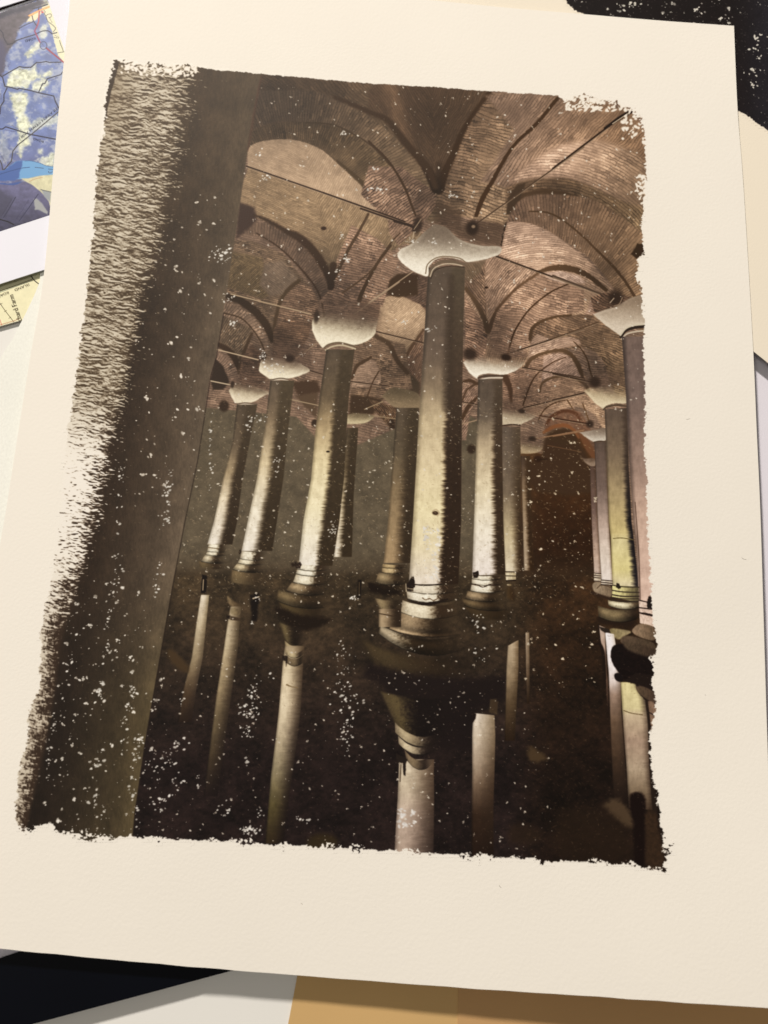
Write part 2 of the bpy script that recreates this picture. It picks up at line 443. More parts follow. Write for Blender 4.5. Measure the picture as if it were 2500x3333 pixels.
    # lit lunette right of the central capital
    cv.fill(sm(z3([(1040,1760),(1090,1710),(1250,1725),(1400,1790),(1500,1860),(1659,1980),(1760,2080),(1900,2260),(1960,2420),(1990,2560),(1850,2720),(1500,2560),(1300,2700),(1140,2900),(1000,2900),(760,2500),(760,2100),(1000,1980)]),2),
            brick((166,141,114), 0, 4.2, 30, .26, 14, polar=(1175,800,200), radial=False, grad=((1100,520,1160,800),(140,116,92))), 2)
    # ---------- second bay behind the centre column, right side
    cv.fill(zC([(745,150),(900,120),(1030,180),(920,330),(905,560),(870,560),(830,440),(745,330)]), brick((118,98,76), 52, 4, 20, .34, 15), 2)
    cv.fill(zC([(900,130),(1000,60),(1300,200),(1150,330),(980,520),(930,560),(900,400)]), brick((150,126,100), -52, 4, 26, .32, 16), 2)
    cv.fill(zC([(745,400),(860,560),(920,680),(900,840),(840,900),(745,800)]), brick((136,112,88), 28, 4.4, 24, .42, 17), 1.5)
    cv.fill(zC([(930,660),(980,520),(1150,330),(1310,200),(1659,310),(1659,500),(1500,540),(1360,560),(1270,640),(1240,730),(1215,860),(1100,860),(950,800)]),
            brick((142,118,93), 14, 4.6, 30, .34, 18), 1.5)
    cv.line(zC([(750,330),(830,440),(890,560),(920,660)]), (6,9,10,11), C(96,76,56), 3, 1.5)
    cv.line(zC([(1310,210),(1150,320),(1060,410),(980,510),(930,650)]), (4,5,5,6,8), C(98,76,56), 2.5, 1.5)
    cv.line(zC([(1540,295),(1400,360),(1250,480),(1160,600),(1110,700),(1075,830)]), (2,3,3,3,3.5,4), C(74,54,36), 1.2, .6)
    cv.line(zC([(1300,205),(1400,175),(1500,170),(1620,195),(1720,250),(1830,340)]), (4,10,13,12,9,8), C(88,68,48), 2, 1.5)
    cv.fill(zC([(1340,215),(1480,195),(1620,230),(1680,290),(1500,290),(1400,260)]), brick((176,152,126), 20, 3.6, 20, .2, 19), 2)
    cv.fill(zC([(1659,560),(1720,400),(1890,480),(1840,600),(1900,640),(1960,720)]), brick((160,134,108), 20, 4, 20, .3, 20), 3)
    # third bay right: dark arch and arches beyond
    cv.fill(sm(zC([(1240,740),(1260,650),(1320,590),(1420,550),(1560,535),(1720,530),(1830,570),(1950,680),(2060,850),(2150,1000),(2140,1230),(1960,1200),(1860,1060),(1830,930),(1760,830),(1659,790),(1500,800),(1300,830)]),2),
            brick((108,89,68), 18, 4.4, 22, .34, 21, grad=((1180,700,1340,860),(122,101,78))), 2, 1.5)
    cv.line(zC([(1245,720),(1262,640),(1330,585),(1440,548),(1560,535)]), (6,7,6,4,3), C(80,62,44), 2, 1)
    cv.fill(sm(zC([(1245,760),(1300,680),(1400,720),(1560,700),(1640,760),(1440,800),(1260,900),(1215,940)]),2), brick((158,134,108), -18, 3.6, 20, .28, 22), 2)
    cv.fill(sm(zC([(1200,960),(1300,860),(1420,812),(1530,815),(1600,860),(1640,960),(1720,1060),(1800,1200),(1900,1330),(1960,1420),(1900,1500),(1800,1400),(1740,1300),(1600,1240),(1400,1290),(1290,1320),(1190,1260),(1050,1260),(1040,1000),(1120,900)]),2),
            brick((136,112,88), 12, 3.4, 24, .32, 23, grad=((1150,800,1280,880),(150,124,100))), 2)
    cv.line(zC([(1215,930),(1260,870),(1360,825),(1480,808),(1560,840),(1620,930),(1650,1030)]), (8,8,6,6,8,9,8), C(92,72,52), 2, 1.4)
    cv.fill(sm(zC([(1350,850),(1480,830),(1560,870),(1610,960),(1640,1040),(1500,1000),(1330,1080)]),2), brick((158,134,110), -28, 3.2, 16, .26, 24), 2)
    cv.line(zC([(1520,860),(1420,900),(1300,990),(1240,1090),(1190,1230)]), (1.5,2,2.5,3,3), C(84,62,44), 1.2, .5)
    cv.line(zC([(1320,1130),(1340,1060),(1430,1015),(1560,1010),(1659,1060),(1700,1120)]), (3,4,4,5,6,5), C(102,80,58), 2, 1)
    cv.line(zC([(1050,1010),(1090,1100),(1100,1200)]), (14,8,4), C(88,66,48), 3, 1.5)
    cv.line(zC([(1310,1340),(1360,1260),(1440,1210),(1530,1190)]), (2,2,2,1.5), C(92,68,46), 1, .5)
    cv.line(zD([(110,1190),(170,1280),(260,1370)]), 2.2, C(104,80,56), 1.4, .5)
    cv.line(zD([(230,1220),(270,1330),(280,1380)]), 2.2, C(104,80,56), 1.4, .5)
    cv.line(zD([(160,740),(220,800),(265,880),(285,960),(300,1010)]), (1.5,2,2.5,3,3.5), C(84,64,44), 1.2, .6)
    # rust coloured arch at the end of the aisle
    cv.fill(sm(zC([(1345,1460),(1380,1350),(1440,1290),(1540,1262),(1640,1290),(1700,1400),(1770,1500),(1860,1600),(1900,1660),(1760,1640),(1640,1480),(1560,1400),(1450,1400)]),2),
            lambda X, Y: C(114,87,68) * (1 + .2 * (fbm(X/5, Y/4, 5) - .5) * 2)[..., None], 2)
    cv.line(zC([(1370,1380),(1410,1320),(1500,1275),(1590,1290),(1630,1340)]), (3,5,6,5,3), C(92,62,42), 3, .8)
    cv.fill(sm(zC([(1350,1500),(1400,1430),(1500,1400),(1580,1430),(1640,1540),(1720,1680),(1760,1900),(1300,1900),(1200,1700),(1330,1640)]),2), C(72,53,35), 7)
    cv.line(zC([(1350,1440),(1420,1400),(1510,1385),(1580,1420),(1620,1480)]), (4,7,7,5,4), C(124,84,54), 2.5, 1)
    cv.line(zC([(1640,1440),(1700,1560),(1800,1690),(1900,1760)]), (10,14,12,8), C(112,78,52), 3.5, 1)
    # ---------- left of the centre column
    cv.fill(zC([(-140,480),(0,300),(130,330),(200,240),(300,205),(460,230),(460,600),(80,560)]), brick((118,97,75), 14, 4.4, 22, .3, 25), 2)
    cv.fill(zC([(110,420),(150,300),(210,235),(330,205),(458,235),(456,500),(330,420),(200,375)]), brick((98,81,64), -30, 4, 18, .22, 26), 5, 2)
    cv.fill(sm(zC([(60,640),(90,470),(130,395),(240,385),(340,430),(440,500),(430,760),(330,800),(260,900),(200,840),(90,720)]),2),
            lambda X, Y: C(158,134,108) * (1 + .28 * (np.where(X < 850, strip(X,Y,24,3.4,20,8), strip(X,Y,-40,3.6,18,9)) - .5) * 2)[..., None] * (1 - .2*ss(700,790,Y))[..., None], 2)
    cv.fill(zC([(-60,700),(60,690),(170,820),(240,960),(210,1090),(60,1100),(-90,1100),(-90,820)]), brick((124,104,82), 40, 3.6, 16, .3, 27), 2)
    cv.fill(zC([(430,640),(330,780),(265,960),(290,1100),(400,1140),(415,760)]), brick((120,98,76), -58, 3.6, 16, .3, 28), 2)
    cv.line(zC([(30,680),(110,740),(190,840),(245,960)]), (8,8,8,9), C(94,74,54), 3, 1.2)
    cv.line(zC([(420,650),(330,780),(285,860),(262,960)]), (4,5,6,8), C(98,76,56), 2.5, 1.2)
    cv.fill(zC([(170,1000),(230,960),(300,960),(400,1060),(395,1160),(130,1140)]), C(84,70,54), 5, 2)
    # second and third bay on the left
    cv.fill(zB([(360,-40),(520,-40),(760,60),(980,330),(1030,430),(980,640),(680,700),(560,520),(320,380),(330,200)]), brick((112,95,73), 16, 3.6, 26, .34, 30), 2)
    cv.fill(zB([(350,40),(600,90),(640,260),(760,330),(600,410),(330,320)]), lambda X, Y: C(104,88,66) * (1 + .42 * (np.where(Y < 560 + (X-500)*.35, strip(X,Y,24,3.2,24,3), strip(X,Y,-42,3.4,20,4)) - .5) * 2)[..., None], 4)
    cv.fill(zB([(620,140),(760,110),(890,270),(780,370),(660,390),(580,300)]), brick((124,108,86), 40, 4, 14, .12, 31), 5)
    cv.fill(zB([(720,440),(890,270),(1010,330),(1050,440),(980,640),(900,700),(690,700)]), brick((118,98,76), 12, 4, 26, .36, 32), 2)
    cv.fill(sm(z2([(480,1720),(640,1720),(800,1790),(960,1950),(1060,2110),(1130,2300),(1160,2400),(1080,2400),(1010,2270),(900,2090),(760,1940),(560,1820),(400,1800)]),2), brick((112,94,74), 0, 5, 18, .2, 33, polar=(560,690,170)), 3)
    cv.fill(z2([(400,1840),(420,1560),(540,1600),(560,1700),(500,1760)]), C(74,58,48), 5, 2)
    cv.line(z2([(540,1660),(640,1700),(780,1780),(880,1830),(980,1920),(1060,2030),(1110,2130),(1140,2250)]), (2,5,8,15,16,16,13,8), C(70,53,38), 4.5, 1.5)
    cv.line(z2([(560,1800),(720,1900),(850,2020),(950,2133),(1020,2230),(1060,2330),(1080,2440)]), (2,2.5,3,3.5,3,3,4), C(76,58,42), 1.5, .8)
    cv.fill(zB([(1040,430),(1130,330),(1180,100),(1290,-160),(1480,-60),(1659,100),(1580,300),(1530,470),(1400,420),(1250,440),(1130,470)]), brick((132,110,87), 13, 4.8, 30, .36, 34), 2)
    cv.line(z2([(1420,1650),(1340,1800),(1270,1920),(1190,2080),(1150,2140)]), (4,5,6,7,9), C(84,66,48), 2, 1)
    cv.line(zB([(1590,0),(1500,120),(1430,240),(1380,340),(1350,420)]), (5,5,6,7,9), C(78,60,42), 1.8, 1)
    cv.line(zB([(1130,320),(1150,150)]), (16,10), C(74,56,40), 3, 1)
    cv.fill(zB([(1640,220),(1580,270),(1560,380),(1659,400),(1800,380),(1800,220)]), C(72,55,38), 3, 2)
    # bay 3
    cv.fill(zB([(320,370),(560,480),(690,680),(660,900),(580,900),(500,760),(260,760),(280,620)]), brick((116,98,77), 20, 4, 18, .3, 35), 2)
    cv.line(zB([(330,390),(440,430),(560,520),(640,630),(680,730)]), (10,14,16,15,10), C(70,54,38), 3, 1.5)
    cv.fill(sm(zB([(300,430),(420,470),(540,560),(620,680),(660,800),(610,830),(560,700),(460,600),(300,540)]),2), brick((136,116,92), 0, 4, 12, .26, 36, polar=(430,760,90)), 2.5)
    cv.line(zB([(310,520),(440,560),(530,650),(590,740),(615,800)]), 2.5, C(84,66,48), 1.5, .8)
    cv.line(zB([(885,270),(800,340),(740,430),(710,540),(690,650)]), (8,7,6,6,5), C(84,67,48), 3, 1.2)
    cv.fill(zB([(690,640),(780,560),(980,600),(960,700),(880,830),(840,880),(680,860)]), brick((108,88,67), 8, 4, 24, .36, 37), 2)
    cv.fill(zB([(300,540),(520,640),(520,700),(440,900),(400,930),(330,800),(240,740),(270,600)]), brick((112,96,74), -55, 4, 16, .28, 38), 2)
    cv.line(zB([(255,760),(330,800),(390,870),(425,960)]), (8,12,13,8), C(72,55,40), 3, 1.2)
    cv.line(zB([(520,680),(480,770),(440,880),(420,980)]), (5,6,7,6), C(84,66,48), 2, 1)
    cv.fill(sm(zB([(235,810),(320,850),(390,930),(420,1040),(380,1080),(340,980),(240,870)]),2), brick((130,110,88), 0, 4, 12, .3, 39, polar=(440,830,60)), 2)
    cv.fill(zB([(440,860),(520,760),(600,840),(580,980),(640,1000),(600,1080),(420,1080)]), brick((106,86,66), 8, 4, 22, .34, 40), 2)
    cv.fill(zB([(240,870),(300,930),(350,1050),(300,1110),(220,1110),(200,1030)]), C(64,51,40), 3, 1)
    # bays seen between the second and the centre column
    cv.fill(zB([(1310,770),(1470,700),(1700,760),(1760,1100),(1560,1180),(1440,1340),(1280,1190)]), brick((120,101,78), 8, 3.8, 20, .36, 41), 2)
    cv.fill(sm(zB([(1300,1010),(1330,930),(1410,880),(1470,890),(1510,980),(1500,1080),(1290,1090)]),2), brick((150,128,102), 6, 3.6, 18, .3, 42), 2)
    cv.line(zB([(1295,1020),(1330,930),(1400,885),(1440,860)]), (5,6,6,4), C(84,66,48), 2, 1)
    cv.line(zB([(1500,970),(1450,1060),(1410,1170)]), 2.5, C(86,66,48), 1.2, .5)
    cv.line(zB([(1480,700),(1580,760),(1640,880),(1720,980)]), (7,9,9,8), C(88,70,52), 3, 1.2)
    cv.fill(zB([(1280,1150),(1400,1160),(1530,1180),(1460,1300),(1270,1310)]), C(74,58,42), 4, 2)
    cv.fill(zB([(830,1060),(900,1040),(1030,1040),(1050,1120),(950,1210),(1000,1300),(890,1180)]), C(80,62,46), 4, 3)
    cv.fill(zB([(860,1160),(1030,1130),(1020,1330),(920,1230)]), C(96,78,60), 4, 2)
    cv.fill(zC([(0,1180),(130,1220),(220,1250),(200,1400),(150,1390),(60,1290)]), brick((92,74,54), 50, 3, 12, .4, 43), 3)
    cv.fill(zC([(160,1340),(200,1340),(205,1410),(160,1415)]), C(62,48,36), 2)
    cv.fill(zC([(720,1100),(840,1040),(840,1200),(790,1260),(750,1500),(720,1500)]), brick((132,110,88), -50, 3.4, 14, .34, 44), 2)
    cv.line(zC([(725,1190),(760,1110),(840,1060)]), 3, C(88,68,50), 2, .8)
    cv.line(zC([(725,1330),(770,1240),(838,1170)]), (6,8,4), C(82,62,44), 2, .8)
    cv.line(zC([(725,1050),(780,1040),(838,1065)]), (4,6,5), C(84,64,46), 2, .8)
    # dark round anchor holes in the back wall
    for x, y, r in [(484,877,11),(1018,970,9)] + [(zB([(1008,1370)])[0][0], zB([(1008,1370)])[0][1], 8)]:
        cv.blob(x, y, r, r * 1.1, 0, C(58,44,32), .9, .35)
    cv.blob(*zC([(1305,1645)])[0], 9, 7, 0, C(56,36,22), .9, .4)
    cv.line(zC([(1300,1650),(1380,1645)]), 1.5, C(50,34,20), 1)

    # printed tones of the vaults: deep springings, lit crowns
    sl = cv.win([(440,130),(1420,960)], 0); X, Y = cv.X[sl], cv.Y[sl]; m = np.ones(X.shape, np.float32)
    for (x, y, rx, ry, k) in [(940,430,70,55,-.30),(725,630,60,50,-.30),(615,748,48,36,-.32),(530,790,40,40,-.25),(1060,705,60,45,-.30),(1300,600,60,60,-.22),(1280,800,60,50,-.28),(880,790,60,50,-.22),
                              (1150,860,60,40,-.25),(620,230,140,80,-.22),(930,260,90,80,-.18),(520,640,60,60,-.15),(1250,430,90,50,-.14),(1180,330,110,60,.16),(1150,560,90,50,.20),(1290,330,70,70,.14),
                              (870,680,40,34,.18),(1190,690,60,30,.22),(1180,760,60,30,.20),(1140,640,50,40,.12),(690,430,70,50,.10),(1040,500,70,40,.08),(1230,900,50,34,.10),(790,500,50,40,.08)]:
        m = m * (1 + k * np.exp(-(((X - x) / rx) ** 2 + ((Y - y) / ry) ** 2)))
    cv.im[sl] *= m[..., None]
    # ribs and arch lines of the first bay, over the courses
    cv.line(z3([(-260,750),(0,860),(150,930),(280,1090),(400,1230),(470,1330),(515,1440)]), (1,4,8,11,13,13,9), C(74,57,41), 6, 2, .85)
    cv.line(z3([(0,1090),(150,1240),(270,1430),(330,1580),(360,1660)]), (3,4,4.5,4,3), C(74,57,40), 1.5, .8)
    cv.line(z3([(1455,760),(1300,950),(1130,1110),(1030,1260),(960,1390),(880,1530),(830,1660)]), (6,7,6,7,8,9,7), C(74,54,34), 2, 1)
    cv.line(z3([(-200,2260),(0,2110),(110,1960),(190,1850),(240,1800)]), (3,3,3,2,2), C(84,66,48), 1.5, .8)
    # ---------- tie rods
    def rod(p, w=2., c=(64,48,36), hi=True):
        cv.line(p, w, C(*c), 1., curve=False)
        if hi: cv.line([(x + .4, y + w * .75) for x, y in p], w * .5, C(168,146,120), .8, op=.55, curve=False)
    rod(z2([(480,1283),(1080,1490)]), 3.0); rod(z2([(1080,1490),(1700,1710)]), 3.4); rod(z3([(-60,1610),(330,1745)]), 3.8)
    rod(z3([(820,1735),(1150,1500),(1659,1135)]), 2.6, (84,66,50)); rod(z4([(0,1300),(430,975)]), 4.0, (58,42,30))
    cv.line(z4([(400,990),(500,920),(600,860)]), (4,7,8), C(40,28,20), 1.5)
    cv.line(z4([(460,955),(580,875)]), 1.6, C(196,178,150), .8, curve=False)
    rod(zC([(985,82),(1659,328)]), 3.4); rod(zD([(0,232),(420,392)]), 4.2, (86,70,56))
    rod(zB([(1659,280),(1310,528)]), 1.8, (150,130,106), False); rod(zB([(1020,752),(830,895)]), 1.8, (146,124,100), False)
    rod(zB([(360,372),(980,528)]), 1.8, (176,154,124), False); rod(zB([(250,800),(570,880)]), 2., (190,168,138), False)
    rod(zB([(640,1035),(540,1098)]), 1.6, (140,118,94), False); rod(zB([(200,1042),(380,1078)]), 2., (196,176,146), False)
    rod(zB([(960,962),(1065,992)]), 2.2); rod(zB([(830,1188),(1035,1232)]), 1.4, (170,150,120), False)
    rod(zB([(1530,1202),(1390,1262)]), 1.4, (160,140,110), False); rod(zB([(1455,1310),(1659,1340)]), 1.6, (150,130,102), False)
    rod(zB([(1290,1048),(1580,1085)]), 2.0); rod(zC([(60,662),(420,750)]), 2.2)
    rod(zC([(340,200),(0,440)]), 1.8, (166,144,118), False); rod(zC([(1090,828),(1659,640)]), 2.4); rod(zD([(0,716),(350,590)]), 2.4, (88,68,50))
    rod(zC([(1190,940),(1659,1022)]), 2.2); rod(zD([(0,988),(300,1052)]), 3)
    rod(zC([(1190,1252),(1659,1140)]), 2.2); rod(zD([(0,1190),(240,1135)]), 2.4)
    rod(zC([(1320,1312),(1659,1368)]), 2.2, (70,44,28)); rod(zD([(0,1330),(280,1375)]), 2.4, (66,42,28))
    rod(zC([(1270,1492),(1659,1422)]), 1.8, (150,118,90), False); rod(zD([(0,1470),(210,1436)]), 1.8, (140,108,80), False)
    rod(zC([(1380,1540),(1640,1590)]), 1., (110,82,58), False)
    rod(zC([(722,1375),(838,1345)]), 1.8, (160,136,110), False); rod(zC([(722,1205),(838,1225)]), 2.)

    # ---------- capitals
    def cap(light, dark=None, top=(96,84,70), bot=(222,206,176), g=None, ringp=None, rw=2.2):
        if dark: cv.fill(sm(dark, 3), brick((92,76,60), 8, 4.2, 20, .30, 77), 11, 4, op=.62)
        p = sm(light, 5); y0, y1 = p[:, 1].min(), p[:, 1].max()
        if g: y0, y1 = g
        x0, x1 = p[:, 0].min(), p[:, 0].max()
        tt = lambda X, Y: (Y - y0) / (y1 - y0) + .14 * (fbm(X / 7, Y / 5, 3) - .5)
        sl = cv.win(p, 4); X, Y = cv.X[sl], cv.Y[sl]
        if X.size:
            d = cv.seg(X, Y, p, True) + (fbm(X / 5, Y / 5, 5) - .5) * 1.6
            t0 = tt(X, Y)
            sx = (X - x0) / (x1 - x0)
            t = ss(-.05, 1.0, t0 + .16 * ss(-9, 0, d) + .30 * (.42 - sx) * (1 if dark else .4))[..., None]
            c = (C(*top) * (1 - t) + C(*bot) * t) * (1 + .14 * (fbm(X / 2.4, Y / 2.4, 6, 2) - .5))[..., None]
            cv.put(sl, (1 - ss(-1.6, 1.6, d)) * (ss(.02, .62, t0 + .25 * (.42 - sx)) if dark else 1), c)
        if ringp:
            cv.line(ringp, rw, C(110,94,78), 1.); cv.line([(x, y + rw * 1.3) for x, y in ringp], rw * .8, C(206,192,168), 1.)
    # far ones first
    cap(zC([(1172,1500),(1250,1520),(1340,1530),(1335,1570),(1280,1600),(1172,1605)]), zC([(1172,1430),(1290,1450),(1345,1510),(1260,1560),(1172,1540)]), (90,76,60), (170,150,120))
    cap(zC([(100,1160),(170,1100),(260,1100),(390,1150),(390,1250),(215,1250),(150,1210)]), None, (92,80,62), (140,122,96))
    cap(zB([(1250,1305),(1330,1290),(1460,1310),(1430,1350),(1370,1372),(1255,1375)]), None, (100,86,66), (196,180,144))
    cap(zD([(195,1610),(240,1640),(320,1640),(322,1700),(270,1690),(220,1640)]), None, (70,52,38), (150,130,110))
    cap(zD([(205,1440),(260,1430),(330,1420),(405,1410),(407,1500),(320,1512),(270,1490)]), None, (120,104,88), (206,194,174))
    cap(zC([(1030,1260),(1120,1255),(1180,1290),(1300,1290),(1270,1330),(1190,1370),(1160,1385),(1030,1385)]), zC([(1030,1200),(1150,1210),(1200,1290),(1100,1280),(1030,1280)]), (128,112,92), (196,180,152))
    # left three
    cap(zB([(345,1120),(365,1080),(400,1040),(480,1050),(560,1090),(655,1130),(600,1165),(530,1205),(405,1215),(370,1180)]),
        zB([(360,1080),(400,1000),(480,940),(600,960),(655,1100),(620,1130),(500,1110)]), (100,86,68), (230,214,182), ringp=zB([(408,1220),(470,1212),(560,1222)]), rw=2)
    cap(zB([(575,960),(590,890),(640,850),(760,840),(860,890),(966,955),(920,990),(820,1022),(680,1030),(640,1015),(590,980)]),
        zB([(600,900),(680,840),(700,760),(880,720),(960,800),(970,940),(860,950),(740,930)]), (118,102,84), (240,226,194), ringp=zB([(668,1035),(740,1022),(800,1030)]), rw=2)
    cap(zB([(985,650),(988,580),(1020,520),(1070,480),(1160,450),(1300,450),(1420,480),(1492,530),(1480,640),(1465,690),(1400,740),(1310,765),(1200,745),(1100,765),(1070,790),(1020,730)]),
        zB([(1030,560),(1060,470),(1140,390),(1300,420),(1500,470),(1480,640),(1400,680),(1240,660),(1120,580)]), (96,82,66), (242,228,196), (664,744))
    cv.line(zB([(1075,790),(1120,760),(1200,748),(1310,775)]), 3, C(112,96,76), 1.2); cv.line(zB([(1090,805),(1140,778),(1220,768),(1320,795)]), 2.5, C(196,180,148), 1)
    # C7 capital
    cap(zC([(728,900),(760,875),(830,855),(910,830),(980,860),(1050,890),(1130,880),(1208,865),(1190,920),(1130,965),(1040,995),(930,985),(850,1000),(838,1025),(780,985)]),
        zC([(740,850),(760,780),(840,820),(910,830),(940,700),(1220,820),(1210,890),(1090,910),(990,880)]), (146,130,110), (246,234,208))
    cv.blob(*zC([(1060,860)])[0], 11, 7, .2, C(50,36,26), .95, .4)
    cv.line(zC([(845,1020),(900,1005),(1035,1002)]), 3, C(84,68,54), 1.2); cv.line(zC([(850,1036),(920,1020),(1032,1018)]), 2.4, C(214,200,176), 1)
    cv.line(zC([(1032,1388),(1100,1380),(1168,1384)]), 2.6, C(70,54,42), 1)
    # right big ones
    cap(zD([(310,530),(400,490),(480,470),(580,410),(720,390),(720,600),(640,610),(560,640),(525,690),(470,660),(400,610)]),
        None, (140,122,102), (214,198,174), (640, 720))
    cv.fill(zD([(290,400),(400,360),(540,380),(600,400),(480,470),(320,520)]), brick((96,78,60), 28, 5, 20, .5, 50), 2)
    cap(zD([(240,1120),(300,1090),(430,1080),(490,1050),(560,1110),(572,1210),(480,1215),(410,1235),(390,1260),(320,1210)]),
        zD([(225,1080),(240,1020),(330,990),(520,980),(560,1080),(490,1060),(400,1090),(300,1110)]), (150,132,104), (224,206,170))
    cv.line(zD([(390,1262),(420,1240),(490,1230),(575,1238)]), 3, C(90,74,58), 1.2); cv.line(zD([(525,700),(560,655),(620,632),(705,622)]), 6, C(54,42,34), 1.2)
    cv.line(zD([(520,690),(560,640),(620,615),(705,605)]), 3, C(206,192,166), 1); cv.line(zD([(530,720),(570,680),(640,662),(705,655)]), 3, C(196,180,156), 1)
    cv.line(zD([(318,1515),(360,1508),(408,1512)]), 2.4, C(80,64,50), 1)

    # ---------- shafts
    D1 = (62,50,38)
    column(cv, [(750,924),(733,1070),(721,1203)], [(774,924),(764,1070),(760,1203)], [(900,(84,72,54)),(1010,(110,96,70)),(1080,(206,190,150)),(1203,(236,224,190))], [(900,(74,62,46)),(1203,(62,50,34))], .34, .1, .1, seed=1)
    column(cv, [(856.5,881),(847,1007),(838,1127),(828.5,1216)], [(905,881),(900,1007),(896,1127),(893,1216)], [(880,(96,84,66)),(980,(104,92,70)),(1060,(140,122,90)),(1216,(176,152,112))], [(880,(78,66,50)),(1216,(60,48,34))], .48, .12, .05, seed=2)
    column(cv, [(511.6,874),(503,951),(482,1035),(462,1127),(448,1176)], [(556,874),(540,951),(524,1035),(512,1127),(502,1176)], [(874,(92,80,62)),(960,(112,98,76)),(1020,(170,152,116)),(1080,(232,216,176)),(1176,(246,236,206))], [(874,(82,70,54)),(1176,(60,48,34))], .46, .09, .04, seed=3)
    column(cv, [(584,822),(572,923),(555,1035),(535,1127),(522,1190)], [(636,822),(623,923),(612,1035),(598,1127),(588,1190)], [(822,(100,88,70)),(900,(130,114,88)),(1000,(214,196,152)),(1100,(246,234,196)),(1190,(246,236,206))], [(822,(88,76,58)),(1190,(62,50,35))], .44, .08, .05, seed=4)
    column(cv, [(705,755),(691,853),(682,923),(672,1035),(655,1127),(645,1222)], [(766,755),(754,853),(749,923),(743,1035),(733,1127),(718,1222)], [(755,(96,84,66)),(860,(112,98,74)),(920,(176,156,116)),(1000,(232,214,162)),(1100,(244,230,180)),(1222,(248,238,208))], [(755,(84,72,55)),(1222,(62,50,34))], .52, .05, .045, seed=5)
    # behind, right
    column(cv, [(1125,985),(1129,1120),(1132,1232)], [(1145,985),(1148,1120),(1154,1232)], [(985,(82,66,50)),(1080,(150,130,100)),(1232,(186,168,136))], [(985,(72,54,36)),(1232,(60,42,24))], .46, .12, .1, seed=6)
    column(cv, [(1078,922),(1086,1127),(1090,1236)], [(1124,922),(1125,1127),(1128,1236)], [(922,(104,92,76)),(1060,(122,108,86)),(1150,(196,180,138)),(1236,(226,212,174))], [(922,(92,78,62)),(1100,(74,58,40)),(1236,(60,44,28))], .66, .14, .06, seed=7)
    column(cv, [(1033,819),(1029,951),(1024,1127),(1020,1243)], [(1085,819),(1085,979),(1087,1127),(1092,1241)], [(819,(98,86,70)),(900,(108,96,78)),(970,(196,178,140)),(1060,(232,216,172)),(1140,(246,234,198)),(1243,(242,230,206))], [(819,(88,75,60)),(1000,(72,57,42)),(1241,(58,44,30))], .66, .06, .07, seed=8)
    column(cv, [(925,578),(918,700),(911,811),(902,951),(892,1127),(883,1262)], [(1005,576),(1001,700),(999,811),(997,951),(996,1127),(990,1262)],
           [(578,(96,84,68)),(760,(112,98,80)),(830,(140,124,98)),(900,(196,178,138)),(1000,(222,204,158)),(1100,(240,224,170)),(1180,(236,220,172)),(1262,(238,224,194))],
           [(578,(92,80,64)),(800,(80,66,52)),(1000,(60,46,34)),(1262,(54,40,28))], .62, .035, .045, seed=9, streak=.07)
    # dim streak down the upper shaft of the centre column
    cv.line([(975,600),(968,760),(966,880)], (10,16,18), C(70,58,46), 10, 3, .55)
    # right group
    column(cv, [(1274,1007),(1278,1127),(1284,1256)], [(1286,1007),(1291,1127),(1299,1256)], [(1007,(92,74,60)),(1100,(120,100,86)),(1200,(196,172,146)),(1256,(214,194,170))], [(1007,(80,60,44)),(1256,(110,90,70))], .9, .2, .05, seed=10)
    column(cv, [(1284,956),(1288,1052),(1291,1127),(1299,1256)], [(1310,954),(1312,1052),(1315,1127),(1323,1256)], [(956,(98,84,70)),(1050,(120,104,90)),(1130,(186,166,144)),(1200,(230,214,186)),(1256,(232,220,196))], [(956,(80,64,50)),(1256,(150,130,110))], .93, .1, .04, seed=11)
    column(cv, [(1306,884),(1311,1007),(1315,1127),(1319,1160),(1323,1266)], [(1355,881),(1358,1007),(1364,1127),(1370,1175),(1380,1268)],
           [(884,(104,90,74)),(980,(128,112,88)),(1080,(178,160,116)),(1150,(206,188,128)),(1168,(220,206,148)),(1230,(222,208,140)),(1266,(222,208,162))], [(884,(84,70,58)),(1000,(70,58,48)),(1127,(30,26,28)),(1268,(44,38,40))], .80, .07, .06, seed=12)
    column(cv, [(1343,727),(1352,853),(1358,979),(1368,1127),(1375,1180),(1380,1320)], [(1450,727),(1450,853),(1450,979),(1450,1127),(1450,1200),(1450,1330)],
           [(727,(120,104,90)),(860,(126,110,96)),(1000,(158,136,116)),(1100,(196,168,142)),(1330,(228,196,168))], [(727,(96,80,66)),(1330,(180,150,130))], 1.1, .2, .03, seed=13, rim=.35)
    cv.line([(1372,1085),(1380,1200),(1383,1300)], 1.2, C(60,44,34), 1, op=.7)
    cv.line(zG([(465,362),(530,358),(620,372)]), 1.2, C(110,96,60), 1, .5)
    cv.blob(*zC([(515,2062)])[0], 7, 4.5, .15, C(74,56,40), 1, .35)
    cv.line(zC([(495,2045),(520,2035),(545,2060),(530,2085)]), 2, C(196,176,140), 1.5, .5)
    cv.blob(*zB([(1108,1588)])[0], 4, 2, 0, C(46,34,24), 1, .4)
    for q, c in ((11, .6), (12, .6)):
        pass
    # chalky scuffs on the centre shaft
    specks(cv, (915,1140,950,1255), 60, 2, 7, .3, 1.8, (248,240,222))

